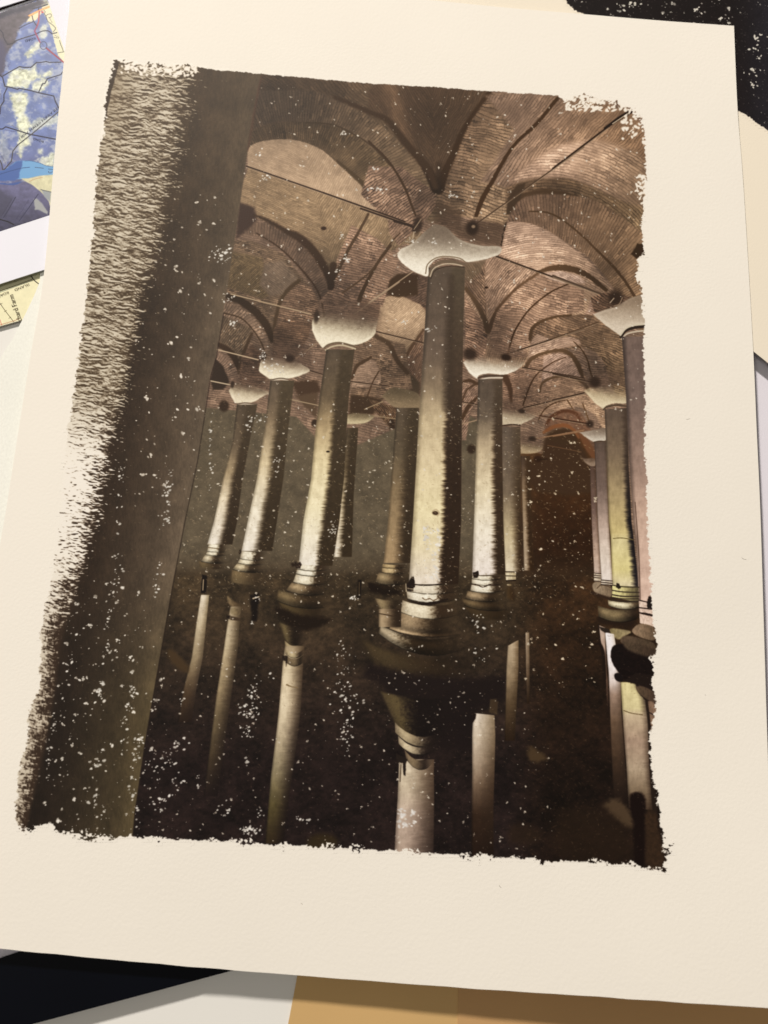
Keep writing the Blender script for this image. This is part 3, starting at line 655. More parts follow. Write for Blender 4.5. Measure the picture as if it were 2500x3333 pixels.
    # ---------- bases: every drum, ring and plinth
    def tier(p, c1, c2, soft=1.4, x=None, round_=True):
        p = np.array(p); x0, x1 = x or (p[:, 0].min(), p[:, 0].max())
        def f(X, Y):
            t = ss(0, 1, (X - x0) / (x1 - x0) + .1 * (fbm(X / 3, Y / 7, 3) - .5))[..., None]
            return (C(*c1) * (1 - t) + C(*c2) * t) * (1 + .16 * (fbm(X / 2.5, Y / 5, 9, 2) - .5) * 2)[..., None]
        cv.fill(ch(p) if round_ else p, f, soft)
    dw = (58, 44, 30)
    E_, F_, H_ = (1200, 1600), (600, 1600), (1200, 2400)
    # centre
    ring(cv, E_, (1130,-60,1020), (1330,40,1080), 150, 110, (96,82,56), (50,38,26), .30, .38, soft=14, line=False, op=.8)
    ring(cv, E_, (1030,95,880), (1100,78,930), 110, 165, (226,208,174), (54,42,28), .19, .17, 'torus', 3)
    ring(cv, E_, (930,250,740), (1062,155,850), 50, 62, (186,162,128), (58,45,31), .36, .20, 'cone', 1.6)
    ring(cv, E_, (838,262,720), (932,248,745), 45, 52, (240,224,190), (64,49,34), .50, .13)
    ring(cv, E_, (768,293,700), (828,300,700), 26, 32, (242,230,202), (66,51,36), .60, .08)
    ring(cv, E_, (710,300,696), (768,293,700), 14, 24, (232,218,190), (64,49,35), .60, .09)
    cv.line(zE([(300,708),(400,722),(480,722),(560,712)]), 2, C(46,34,26), 1)
    cv.line(zE([(302,834),(370,858),(430,866),(500,860),(560,846),(610,830)]), (1.5,2.5,6,7,5,2), C(44,33,25), 1.2, 1.2)
    cv.fill(zE([(300,712),(335,655),(350,650),(360,738),(345,745),(345,770),(300,768),(285,735)]), C(42,32,26), 1.2, 1.2, 3)
    cv.line(zE([(287,712),(290,770)]), 1.4, C(210,192,160), .8); cv.line(zE([(300,748),(340,752)]), 1.2, C(190,172,140), .8)
    cv.line(zE([(415,820),(440,835),(470,825),(500,840),(540,822)]), 1.6, C(120,100,78), 1, 1)
    # C2
    ring(cv, F_, (840,722,1230), (935,770,1200), 62, 44, (92,78,52), (54,42,28), .34, .3, soft=5, line=False)
    ring(cv, F_, (755,728,1200), (842,712,1250), 42, 62, (140,122,90), (60,47,32), .28, .25, 'torus', 2.5)
    ring(cv, F_, (700,830,1150), (765,782,1190), 20, 36, (176,154,120), (64,50,35), .36, .2, 'torus', 1.5)
    ring(cv, F_, (638,860,1140), (700,838,1150), 18, 22, (244,230,198), (68,54,38), .46, .12)
    ring(cv, F_, (600,872,1140), (636,860,1140), 16, 18, (246,236,208), (64,50,36), .50, .1)
    ring(cv, F_, (558,884,1145), (598,872,1140), 12, 16, (240,228,200), (64,50,36), .50, .1)
    cv.fill(zF([(855,565),(895,540),(905,560),(895,595),(860,590)]), C(54,42,34), 1, 1, 3)
    # C3
    ring(cv, F_, (600,368,700), (700,360,715), 22, 18, (132,114,84), (64,51,36), .35, .35, soft=3, line=False)
    ring(cv, F_, (553,408,680), (602,370,705), 14, 24, (222,204,166), (66,53,38), .28, .16, 'torus')
    ring(cv, F_, (520,430,660), (553,410,670), 12, 14, (238,224,190), (66,53,38), .40, .12)
    ring(cv, F_, (458,444,660), (520,430,660), 8, 12, (244,232,202), (66,53,38), .44, .1)
    cv.fill(zF([(418,465),(432,445),(440,470),(425,485)]), C(54,42,32), 1, 1)
    # C4
    ring(cv, F_, (535,112,370), (585,120,380), 14, 14, (120,104,76), (60,47,33), .3, .3, soft=2.5, line=False)
    ring(cv, F_, (487,162,350), (540,128,375), 8, 16, (228,212,178), (66,53,38), .30, .18, 'torus')
    ring(cv, F_, (462,176,350), (488,166,350), 8, 9, (240,226,194), (66,53,38), .44, .12)
    ring(cv, F_, (403,190,350), (462,176,350), 6, 8, (246,234,204), (66,53,38), .46, .1)
    cv.line(zF([(186,432),(262,440)]), 1.4, C(120,104,80), 1)
    cv.fill(zE([(-600,556),(-560,540),(-545,570),(-590,580)]), C(52,40,30), 2)
    # C6 foot
    ring(cv, E_, (700,-10,330), (760,20,330), 16, 16, (44,33,22), (46,35,24), .4, .3, soft=3, line=False)
    ring(cv, E_, (625,78,330), (702,50,340), 10, 22, (166,146,112), (60,47,33), .40, .25, 'torus')
    ring(cv, E_, (586,104,325), (625,102,325), 8, 10, (198,174,132), (62,49,35), .46, .15)
    ring(cv, E_, (557,110,325), (586,105,325), 8, 8, (188,164,122), (62,49,35), .46, .15)
    # C7 foot
    ring(cv, E_, (878,745,1190), (960,790,1160), 40, 30, (76,62,42), (54,41,26), .4, .3, soft=5, line=False)
    ring(cv, E_, (822,720,1140), (880,738,1190), 26, 42, (122,104,76), (58,45,30), .34, .25, 'torus', 2)
    ring(cv, E_, (766,766,1060), (825,744,1090), 16, 26, (172,150,118), (62,48,33), .42, .2, 'torus', 1.5)
    ring(cv, E_, (713,794,1045), (766,785,1052), 14, 16, (244,232,204), (66,52,37), .62, .12)
    ring(cv, E_, (674,797,1040), (712,794,1045), 12, 14, (242,230,202), (64,50,36), .62, .1)
    ring(cv, E_, (645,801,1040), (674,797,1040), 8, 12, (236,224,196), (62,48,35), .62, .1)
    cv.line(zE([(792,714),(840,722),(880,737),(930,718),(968,724)]), 2, C(66,50,38), 1, 1)
    cv.fill(zE([(805,625),(845,610),(852,645),(838,668),(808,665)]), C(44,34,28), 1, 1, 3)
    # C8 foot
    tier(zE([(1055,625),(1136,622),(1136,680),(1060,685)]), (228,212,176), (190,172,136), 1.2, None, False)
    cv.line(zE([(1052,618),(1136,620)]), 1.6, C(56,42,30), 1); cv.line(zE([(1056,650),(1138,652)]), 1.6, C(60,46,32), 1); cv.line(zE([(1062,688),(1134,684)]), 2.4, C(40,28,20), 1)
    tier(zE([(1064,712),(1108,716),(1100,728),(1070,726)]), (200,182,148), (120,100,70), 1)
    tier(zE([(1060,730),(1120,740),(1130,850),(1070,830)]), (84,66,42), (58,42,26), 5)
    # right group feet
    cv.fill(ch(zG([(380,960),(440,960),(540,1000),(640,1000),(600,1050),(500,1030),(350,1020),(340,960)])), C(48,34,24), 4)
    G_ = (1800, 1600)
    ring(cv, G_, (880,345,690), (968,352,680), 34, 40, (140,123,92), (54,42,32), .62, .25, 'torus', 2)
    ring(cv, G_, (836,424,690), (880,428,700), 20, 30, (232,218,180), (80,66,50), .66, .2, 'torus')
    tier(zG([(300,705),(360,690),(455,720),(455,830),(360,800),(310,770)]), (158,140,116), (130,112,90), 1.6)
    cv.line(zG([(340,745),(370,722),(420,730),(455,745)]), 1.6, C(96,78,60), 1)
    cv.line(zG([(300,780),(450,830)]), 4, C(60,44,32), 3)
    tier(zG([(316,625),(372,640),(372,695),(316,690)]), (212,196,170), (190,172,146), 1, None, False)
    for y in (628, 645, 662, 688): cv.line(zG([(316, y), (370, y + 6)]), 1.3, C(66,52,44), .9)
    tier(zG([(372,680),(458,690),(458,720),(372,715)]), (228,214,190), (200,184,160), 1, None, False)
    for y in (682, 700, 716): cv.line(zG([(370, y), (458, y + 8)]), 1.6, C(60,46,38), .9)
    tier(zG([(458,720),(660,735),(662,840),(640,850),(455,815)]), (226,214,150), (90,80,60), 1, (1330,1385), False)
    for y, w in ((722,1.8),(762,2),(796,2.4),(815,1.6),(835,2.2)): cv.line(zG([(458, y), (540, y + 12), (662, y + 16 - (y > 790) * 4)]), w, C(60,50,40), .9)
    cv.fill(zG([(485,738),(492,705),(510,712),(525,745),(505,752)]), C(48,40,30), .9, .8)
    tier(zG([(662,835),(800,860),(800,1050),(670,1015)]), (224,196,174), (218,190,168), 1, None, False)
    cv.line(zG([(664,838),(780,866)]), 2, C(58,44,36), .9); cv.line(zG([(664,895),(790,912)]), 2.2, C(58,44,36), .9); cv.line(zG([(664,935),(720,945),(775,958)]), (2,5,4), C(50,38,32), .9, .6)
    cv.fill(zG([(725,850),(735,810),(755,800),(765,850),(790,870),(770,905),(725,900)]), C(40,32,28), 1, 1.2, 3)
    tier(zG([(610,1060),(670,1010),(800,1045),(800,1160),(680,1130),(610,1090)]), (148,126,102), (110,92,72), 1.6)
    tier(zG([(430,1050),(520,1060),(620,1080),(560,1110),(510,1150),(450,1110)]), (142,128,92), (156,140,108), 2)
    # dark rocks and reflections at the right
    column(cv, zG([(350,1030),(372,1180),(392,1300),(405,1440),(420,1700)]), zG([(402,1050),(405,1200),(415,1400),(422,1440),(434,1700)]), [(1350,(206,186,160)),(1400,(190,165,140)),(1460,(120,96,76)),(1530,(46,33,24))], [(1350,(150,130,110)),(1530,(40,28,20))], .95, .2, .03, seed=61)
    column(cv, zG([(402,1085),(430,1400),(440,1700),(456,2133),(470,2400)]), zG([(470,1100),(520,1400),(528,1700),(558,2133),(584,2400)]),
           [(1362,(252,244,226)),(1440,(250,240,222)),(1476,(214,198,178)),(1500,(158,136,114)),(1560,(112,92,70)),(1640,(74,58,42)),(1733,(40,29,21))], [(1362,(230,214,190)),(1500,(96,78,62)),(1733,(34,24,18))], .86, .2, .03, seed=63, rim=.15)
    cv.fill(zG([(355,1040),(430,1060),(440,1085),(400,1090),(370,1070)]), C(52,42,34), 1.6)
    cv.line(zG([(350,1030),(365,1180),(395,1300),(405,1440)]), 2.5, C(44,32,24), 2)
    cv.line(zG([(330,1175),(365,1180),(390,1260),(395,1400),(400,1500)]), (3,5,6,6,5), C(40,28,20), 2.5)
    tier(zG([(520,1130),(560,1105),(680,1130),(800,1170),(800,1290),(640,1240),(520,1170)]), (96,80,64), (84,70,54), 2)
    cv.fill(ch(zG([(445,1220),(470,1180),(560,1170),(680,1210),(800,1260),(800,1600),(700,1540),(640,1500),(560,1470),(470,1350),(445,1290)])), lambda X, Y: C(30,20,17) * (1 + .5 * (fbm(X/6, Y/4, 7) - .5))[..., None], 1.6, .8)
    tier(zG([(530,1150),(680,1180),(800,1220),(800,1290),(700,1270),(560,1220)]), (88,74,58), (70,56,44), 4)
    cv.fill(ch(zG([(467,1405),(510,1395),(545,1430),(540,1475),(480,1460)])), C(30,22,20), 1.4)
    column(cv, Z(1800,1600,[(522,1470),(535,1690),(550,1900),(568,2133),(585,2440)]), Z(1800,1600,[(645,1470),(712,1600),(735,1780),(750,2133),(790,2460)]),
           [(1470,(222,208,148)),(1530,(220,206,150)),(1545,(206,186,148)),(1600,(168,146,120)),(1660,(176,158,128)),(1720,(120,104,80)),(1760,(70,54,40))], [(1470,(70,60,50)),(1560,(110,94,78)),(1700,(60,46,36)),(1760,(44,32,24))], .86, .1, .03, seed=62)
    cv.fill(zG([(540,1460),(640,1490),(650,1540),(700,1600),(800,1650),(800,1420),(640,1400)]), C(40,29,24), 1.8, 2)
    tier(zG([(640,1500),(700,1500),(810,1560),(810,1650),(700,1590),(645,1540)]), (96,80,62), (78,62,50), 2)
    tier(zG([(715,1600),(810,1640),(810,1900),(750,1860),(735,1760)]), (128,104,84), (140,116,96), 1.6)
    cv.line(zG([(735,1700),(790,1730)]), 2, C(56,42,36), 1); cv.line(zG([(745,1800),(790,1850)]), 3, C(56,42,36), 1)
    cv.line(zG([(545,1688),(600,1708),(690,1722)]), 1.4, C(110,92,66), 1, .5)
    cv.line(zG([(722,1620),(742,1800),(756,2133),(790,2500)]), (5,5,6,10), C(46,34,26), 2)
    zH = lambda p: Z(1800, 2400, p)
    cv.fill(ch(zH([(585,440),(640,420),(700,430),(720,520),(700,640),(720,1000),(620,990),(620,700),(590,520)])), C(30,18,14), 4, 2)
    cv.fill(ch(zH([(700,560),(800,560),(820,760),(860,850),(870,1020),(700,1020),(720,760)])), lambda X, Y: C(62,46,32) * (1 + .4 * (fbm(X/5, Y/5, 7) - .5))[..., None], 5, 4)
    cv.fill(ch(zH([(370,520),(470,460),(560,520),(620,640),(610,720),(500,640),(420,560)])), C(84,68,50), 7, 5, 9)
    cv.fill(ch(zH([(0,560),(200,520),(420,560),(600,720),(610,980),(0,950)])), C(48,35,23), 18, 10, 20, op=.6)
    # ---------- reflections of the shafts in the water
    def fade(y0, y1, a0=1., a1=0.): return lambda Y: np.clip(a0 + (a1 - a0) * (Y - y0) / (y1 - y0), 0, 1)
    column(cv, [(434,1285),(425,1342),(414,1420),(396,1490),(384,1560)], [(452,1285),(446,1342),(438,1420),(424,1490),(414,1560)], [(1285,(232,218,184)),(1340,(206,190,152)),(1430,(150,134,102)),(1500,(84,68,48)),(1560,(50,38,28))], [(1285,(150,134,104)),(1560,(44,32,26))], .72, .2, .05, seed=70)
    cv.fill(ch(Z(0,1600,[(1290,1200),(1360,1240),(1450,1330),(1460,1400),(1400,1390),(1290,1290)])), C(78,62,42), 5, 2)
    cv.fill(Z(0,1600,[(1560,640),(1600,650),(1590,790),(1550,780)]), C(30,22,18), 1.5); cv.line(Z(0,1600,[(1570,680),(1565,760)]), 1.6, C(170,150,120), 1)
    tier(zF([(330,800),(360,830),(440,880),(440,900),(360,890),(330,840)]), (130,112,84), (84,68,48), 3)
    column(cv, [(498,1310),(492,1342),(484,1398),(468,1500),(455,1600),(440,1720)], [(522,1310),(518,1342),(514,1398),(500,1500),(486,1600),(470,1720)], [(1310,(160,144,112)),(1360,(206,190,152)),(1450,(176,158,120)),(1550,(118,104,76)),(1640,(76,64,46)),(1720,(42,32,28))], [(1310,(90,76,56)),(1720,(36,27,24))], .62, .24, .05, seed=71)
    tier(zF([(355,890),(425,905),(430,960),(355,950)]), (150,134,104), (110,94,70), 1.5)
    cv.fill(zF([(355,960),(430,975),(435,1000),(355,990)]), C(74,60,44), 1.5); cv.fill(zF([(325,955),(355,955),(350,985),(325,975)]), C(44,34,28), 1.5)
    cv.fill(zF([(510,800),(580,780),(560,1000),(520,1000)]), C(30,22,18), 4, 2); cv.line(zF([(530,825),(575,812)]), 2.5, C(190,172,144), 1, curve=False)
    cv.fill(zF([(1340,680),(1368,680),(1360,820),(1335,820)]), C(30,22,16), 2); cv.line(zF([(1350,700),(1348,800)]), 1.2, C(100,84,60), 1)
    cv.fill(ch(zF([(680,890),(760,900),(900,960),(1100,970),(1150,1000),(900,1100),(760,1000)])), C(40,29,20), 6, 3)
    ring(cv, F_, (1005,733,1010), (1140,775,950), 40, 50, (120,105,74), (44,34,25), .24, .2, soft=4, line=False)
    ring(cv, F_, (1148,774,930), (1208,780,926), 44, 42, (172,154,118), (52,41,30), .55, .22)
    column(cv, [(616,1395),(611,1430),(603,1530),(595,1600),(586,1670),(580,1740),(573,1822)], [(658,1395),(655,1430),(650,1530),(642,1600),(632,1670),(622,1740),(612,1822)],
           [(1395,(176,158,122)),(1440,(222,204,162)),(1520,(232,214,172)),(1580,(196,180,144)),(1660,(150,138,106)),(1740,(96,86,54)),(1822,(60,48,30))], [(1395,(84,68,50)),(1600,(50,39,32)),(1822,(34,25,22))], .68, .22, .04, seed=72)
    ring(cv, F_, (1212,779,924), (1250,781,922), 36, 36, (186,168,132), (56,44,33), .62, .2)
    ring(cv, F_, (1258,783,920), (1318,785,916), 34, 30, (122,106,82), (50,40,30), .66, .2)
    cv.fill(zF([(755,1265),(800,1268),(795,1305),(785,1350),(778,1310),(758,1300)]), C(48,38,30), 1.5, 1)
    cv.line(zF([(790,1490),(830,1505),(870,1512)]), 2, C(130,110,80), 1.2, 1)
    # small one left of the centre base
    ring(cv, E_, (820,48,300), (895,80,260), 20, 24, (150,132,100), (50,39,28), .42, .25, soft=2.5, line=False)
    column(cv, zE([(79,905),(78,1045)]), zE([(250,905),(250,1045)]), [(1300,(164,144,110)),(1360,(176,156,120))], [(1300,(58,45,32)),(1360,(58,45,32))], .5, .16, .04, seed=78)
    cv.line(zE([(78,940),(185,960)]), 1.6, C(74,58,42), 1); cv.fill(zE([(0,700),(120,760),(240,760),(250,800),(120,800),(0,770)]), C(36,26,18), 5, 3)
    # centre reflection
    cv.fill(zE([(0,1330),(300,1400),(700,1440),(1080,1420),(1060,1600),(800,1700),(960,1800),(780,2000),(560,2000),(300,1700),(100,1500),(-40,1420)]), C(36,27,25), 12, 6, op=.85)
    ring(cv, E_, (1540,90,900), (1790,205,760), 60, 120, (112,97,66), (34,26,23), .20, .16, soft=5, line=False)
    ring(cv, E_, (1780,203,640), (1862,205,630), 112, 108, (186,168,134), (46,36,30), .42, .24)
    ring(cv, E_, (1885,228,560), (1948,232,560), 88, 84, (206,188,154), (48,38,32), .46, .24)
    column(cv, [(862,1640),(861,1669),(859,1725),(855,1790),(852,1850)], [(938,1640),(937,1669),(938,1725),(937,1790),(936,1850)],
           [(1640,(222,206,170)),(1700,(206,190,156)),(1760,(196,176,150)),(1850,(178,158,134))], [(1640,(90,72,56)),(1850,(46,35,30))], .66, .24, .04, seed=73)
    ring(cv, H_, (92,276,520), (172,292,515), 84, 80, (140,122,96), (46,36,30), .46, .26)
    cv.fill(Z(1200,2400,[(210,120),(300,170),(290,200),(285,300),(268,290),(262,200),(228,190),(212,170)]), C(46,36,30), 1.4, 1)
    cv.line(Z(1200,2400,[(250,210),(243,340)]), 1.4, C(80,64,50), 1)
    specks(cv, (860,1745,898,1790), 26, 3, 8, .2, 1.8, (252,244,230))
    # reflection of the C7 shaft
    cv.fill(zE([(940,1605),(985,1600),(990,1720),(930,1700)]), C(84,70,50), 3)
    column(cv, [(1022,1540),(1020,1590),(1020,1672),(1019,1740),(1018,1850)], [(1068,1545),(1070,1590),(1068,1672),(1066,1740),(1066,1850)],
           [(1540,(236,222,192)),(1590,(214,198,166)),(1650,(178,160,132)),(1700,(120,102,80)),(1760,(62,46,32)),(1850,(46,32,22))], [(1540,(140,122,96)),(1700,(70,54,40)),(1850,(38,26,18))], .62, .26, .03, seed=74)
    cv.fill(zE([(800,1700),(830,1715),(826,1750),(800,1790)]), C(36,26,22), 1.5); cv.fill(zE([(940,1605),(1000,1620),(990,1700),(940,1710)]), C(72,58,42), 2.5)
    column(cv, [(1097,1395),(1094,1440),(1092,1520),(1090,1600)], [(1120,1382),(1120,1440),(1116,1520),(1112,1600)], [(1385,(186,168,134)),(1450,(160,142,110)),(1520,(96,80,56)),(1600,(50,36,22))], [(1385,(120,100,74)),(1600,(44,32,20))], .8, .2, .1, seed=75)
    column(cv, [(1135,1366),(1136,1440),(1138,1520)], [(1143,1366),(1144,1440),(1144,1520)], [(1366,(176,158,128)),(1450,(120,102,78)),(1520,(50,36,22))], [(1366,(120,100,74)),(1520,(44,32,20))], .8, .3, .05, seed=76)
    cv.fill(ch(Z(1200,2400,[(1225,60),(1290,90),(1380,150),(1370,180),(1225,200)])), C(80,64,44), 6, 4, 8)
    cv.fill(ch(Z(1200,2400,[(1060,760),(1120,650),(1250,660),(1340,760),(1300,820),(1100,830)])), C(54,40,28), 12, 7, 14, op=.7)
    cv.fill(ch(zF([(940,2700),(1000,2640),(1140,2640),(1190,2700),(1150,2760),(960,2780)])), C(64,52,30), 9, 3, op=.8)

    # springings: dark anchor sockets with their glints
    for (x, y, rx, ry) in [(*z3([(378,1735)])[0], 10, 20), (*z3([(800,1760)])[0], 14, 17), (*zD([(482,400)])[0], 16, 17), (*zD([(322,1050)])[0], 12, 12),
                           (*zD([(285,1375)])[0], 8, 8), (*zC([(785,835)])[0], 14, 13), (*zC([(1262,1490)])[0], 8, 5), (*zB([(815,870)])[0], 10, 8),
                           (*zB([(612,850)])[0], 6, 9), (*zB([(1020,545)])[0], 6, 14), (*zB([(372,1070)])[0], 4, 8), (*zC([(1180,1275)])[0], 7, 5)]:
        cv.blob(x, y, rx, ry, .15, C(54,41,31), .85, .5)
    cv.line(z3([(200,1705),(330,1745),(350,1780)]), 5, C(60,46,36), 1.5, 1); cv.line(z3([(350,1790),(340,1840)]), 2, C(176,156,130), 1)
    cv.line(z3([(400,1790),(385,1820),(365,1835)]), 1.6, C(150,130,106), 1); cv.line(z3([(740,1780),(760,1810),(800,1830)]), 2, C(140,120,98), 1)
    cv.line(z3([(350,1770),(405,1690)]), 1.3, C(160,140,114), .8); cv.blob(*z3([(808,1748)])[0], 4, 3.4, 0, C(140,120,98), 1, .4)
    cv.line(zD([(440,440),(470,405)]), 1.6, C(176,156,132), .8); cv.line(zD([(470,465),(510,450),(535,400)]), 1.6, C(140,120,98), .8)
    cv.fill(z3([(510,1580),(600,1570),(720,1640),(720,1740),(850,1700),(1060,1720),(1030,1850),(1020,1900),(860,1885),(690,1830),(600,1750),(505,1720),(520,1640)]), C(78,62,48), 9, 4, op=.65)
    cv.line(z3([(1060,1720),(1040,1790),(1030,1850),(1022,1890)]), 3, C(64,50,38), 1.5, 2)
    cv.blob(*z3([(800,1760)])[0], 12, 14, .15, C(52,39,29), .8, .4); cv.blob(*z3([(808,1748)])[0], 4, 3.4, 0, C(140,120,98), 1, .4)
    # centre capital
    cap(z3([(505,1728),(600,1755),(700,1845),(860,1895),(1000,1900),(1026,1930),(1000,1965),(900,2000),(770,2022),(690,2000),(600,1985),(520,2000),(465,2060),(458,2130),(380,2110),(290,2055),(225,1985),(245,1925),(330,1880),(430,1790)]),
        None, (122,108,92), (244,232,206), (505, 584))
    cv.line(z3([(440,2110),(455,2040),(520,1990),(600,1978),(700,1992),(745,2020)]), 2, C(130,112,90), 1)
    cv.line(z3([(465,2128),(490,2060),(560,2022),(640,2020),(740,2040)]), (3,3,5,6,4), C(112,96,78), 1.4); cv.line(z3([(475,2133),(500,2075),(570,2040),(650,2036),(720,2050)]), 1.8, C(196,178,150), 1)
    cv.line(z3([(480,2150),(510,2090),(580,2060),(660,2054),(735,2062)]), 1.6, C(70,56,44), 1)
    cv.fill(z3([(745,2030),(900,2005),(860,2100),(780,2170),(745,2160)]), C(112,96,76), 4, op=.7)
    cv.blob(*z2([(1075,1762)])[0], 6, 4, 0, C(62,44,32), 1, .4); cv.blob(*zC([(908,322)])[0], 4, 2.5, 0, C(56,40,28), 1, .4)

    # ---------- the pale pier at the left edge of the picture
    pier_r = [(568,140),(559,190),(535,325),(519,437),(505,532),(482,676),(466,772),(454,811),(437,923),(426,993),(409,1075),(398,1127),(372,1266),(339,1454),(312,1610),(291,1755),(284,1830)]
    pier = [(100,100)] + pier_r + [(0,1850),(0,1200)]
    pr = np.array(pier_r)
    def pierc(X, Y):
        e = np.interp(Y, pr[:, 1], pr[:, 0]) - X
        t = np.clip(e / 190, 0, 1)[..., None]
        top = C(92,79,62) * (1 - t) + C(70,56,40) * t
        mid = C(103,90,74) * (1 - t) + C(58,46,35) * t
        bot = C(86,75,54) * (1 - t) + C(48,39,31) * t
        a = ss(200, 900, Y)[..., None]; b = ss(1150, 1600, Y)[..., None]
        c = (top * (1 - a) + mid * a) * (1 - b) + bot * b
        c = c * (1 + .10 * ss(900, 1200, Y) * ss(60, 8, e))[..., None]
        n = .09 * (fbm(X / 2.2, Y / 7, 6, 2) - .5) * 2 + .14 * (fbm(X / 24, Y / 34, 2) - .5) * 2
        return c * (1 + n)[..., None]
    cv.fill(pier, pierc, 1.6)
    cv.line([(565,165),(558,195),(546,260),(535,325)], (2,3,3,2), C(88,64,50), 3, op=.6)
    cv.line([(p[0] + 1.5, p[1]) for p in pier_r[5:]], 1.6, C(46,35,28), 1.4, op=.6, curve=False)

    # ---------- squiggles and pinholes in the emulsion
    edge = lambda y: np.interp(y, pr[:, 1], pr[:, 0])
    arcs(cv, (380,860,1290,1300), 2500, (172,152,120), .62, 5, .8, lambda x, y: x > edge(y) + 2)
    arcs(cv, (420,1300,1400,1850), 1700, (120,100,78), .5, 4.5, .8, lambda x, y: x > edge(y) + 2)
    arcs(cv, (1130,1000,1290,1850), 1000, (106,84,58), .5, 4.5, .7)
    arcs(cv, (150,500,480,1780), 900, (140,122,96), .45, 5, .8, lambda x, y: x < edge(y))
    specks(cv, (480,180,1380,900), 1000, .9, 3.4, .9, 1.4, (246,232,208), lambda x, y: x > edge(y) - 10, .95)
    specks(cv, (380,880,1200,1290), 620, 1.0, 3.4, .3, 1.8, (244,230,204), lambda x, y: x > edge(y), .9)
    specks(cv, (320,1290,1200,1840), 560, 1.0, 3.4, .3, 1.7, (242,228,204), lambda x, y: x > edge(y), .9)
    specks(cv, (1130,900,1290,1500), 160, 1, 4, .3, 1.9, (240,222,190))
    specks(cv, (250,400,520,1100), 260, 1.2, 6, .5, 1.6, (246,234,212), lambda x, y: x < edge(y))
    specks(cv, (60,1250,380,1800), 340, 1.2, 6, -.3, 1.5, (246,236,216), lambda x, y: x < edge(y) + 20)
    def cluster(x, y, sx, sy, n, a, b, ang=-.3, el=1.5, col=(252,244,226)):
        for i in range(int(n * 1.35)):
            k = .56 * (a + (b - a) * rng.rand() ** 2)
            cv.blob(x + rng.randn() * sx, y + rng.randn() * sy, k * el * .5, k * .5, ang + rng.randn() * .5, C(*col) * (.74 + .26 * rng.rand()), .75 + .25 * rng.rand(), .45)
    for (x, y, sx, sy, n, a, b) in [(741,288,6,4,9,3,8),(577,382,8,5,9,3,7),(563,335,3,2,3,3,7),(483,548,10,8,20,3,10),(462,555,9,10,9,2,6),(735,512,6,5,6,3,8),
            (751,560,8,6,10,3,8),(727,590,8,6,7,3,6),(811,365,5,4,6,3,6),(820,408,7,3,9,3,6),(890,521,8,3,10,2,5),(937,523,4,3,5,3,6),(977,423,6,3,7,3,8),(800,408,4,2,5,3,6),
            (925,712,3,4,6,3,8),(942,707,3,3,5,2,5),(873,693,3,4,5,3,7),(567,770,6,8,18,2,7),(590,795,10,8,16,3,8),(650,765,6,3,5,2,6),(500,645,8,6,8,3,7),(505,698,4,4,6,3,9),
            (545,905,8,5,8,3,7),(536,925,8,4,6,3,7),(570,905,6,4,5,3,6),(596,995,8,14,14,3,6),(455,935,2,30,9,3,7),(456,1020,3,36,10,3,7),
            (722,1142,6,10,22,2,6),(728,1185,5,12,14,2,5),(766,1290,7,4,18,2,6),(556,1292,6,4,4,3,6),(546,1345,5,3,4,3,5),
            (548,1490,10,24,20,3,7),(540,1535,12,14,26,3,9),(533,1580,8,10,12,3,7),(536,1645,4,4,4,4,12),(586,1460,6,5,5,3,7),(740,1440,14,30,30,2,6),(745,1520,14,30,38,3,8),(745,1590,9,24,18,3,8),
            (1036,1352,5,6,8,4,8),(1030,1330,8,5,5,3,6),(890,1405,10,4,5,3,7),(1040,1413,14,10,8,3,7),(972,1470,30,10,5,2,5),
            (395,1510,5,6,5,3,7),(388,1606,10,8,8,4,9),(360,1640,14,10,16,3,8),(330,1668,8,26,12,3,7),(345,1725,12,16,14,4,9),(382,1690,10,12,8,4,8),(490,1745,14,12,9,3,9),
            (540,1795,14,6,26,3,9),(655,1770,10,4,7,3,9),(560,1755,5,10,6,3,7),(430,1690,3,12,6,3,8)]:
        cluster(x, y, sx, sy, n, a, b)
    # pinholes strung along brush lines on the pier
    for (xs, ys) in [((264,262,256,246,232,222,214), (1010,1060,1200,1280,1370,1450,1500)), ((350,362,366,356,340,336), (1140,1080,1020,1120,1250,1285)), ((160,168,166,150,140), (1270,1330,1380,1420,1510)),
                     ((283,286,270,262), (1480,1510,1560,1640)), ((305,296,284,290,300), (1590,1620,1680,1740,1790)), ((112,118,108,104), (1540,1570,1600,1680)), ((220,212,206,214), (1600,1640,1700,1760))]:
        p = sm(list(zip(xs, ys)), 14)
        for q in p:
            if rng.rand() < .34: cluster(q[0], q[1], 5, 4, rng.randint(1, 4), 2.5, 8.5)
    # ---------- brushed, half-bare strip along the left edge
    By = [130,180,300,400,480,560,640,700,800,860,940,1000,1060,1120,1200,1300,1400,1500,1560,1620,1700,1790]
    Bx = [428,436,412,392,372,352,318,312,292,280,262,248,236,226,200,168,138,124,116,104,84,62]
    Ly = [p[1] for p in OUT_LEFT[::-1]]; Lx = [p[0] for p in OUT_LEFT[::-1]]
    sl = cv.win([(0,120),(470,1830)], 2); X, Y = cv.X[sl], cv.Y[sl]
    B = np.interp(Y, By, Bx) + (fbm(X / 14, Y / 4.2, 31) - .5) * 44; Lm = np.interp(Y, Ly, Lx)
    q = (X - Lm) / (np.interp(Y, By, Bx) - Lm)
    a = math.radians(10); u = X * math.cos(a) + Y * math.sin(a); v = -X * math.sin(a) + Y * math.cos(a)
    wv = (fbm(X / 22, Y / 15, 17, 2) - .5) * 9
    def hgt(o):
        vv = v + wv + o
        return .58 * vn(u / (14 - 5 * ss(900, 1200, Y)), vv / 3.9, 50) + .34 * vn(u / 5.5, vv / 2.3, 51) + .26 * vn(u / 26, vv / 8, 53)
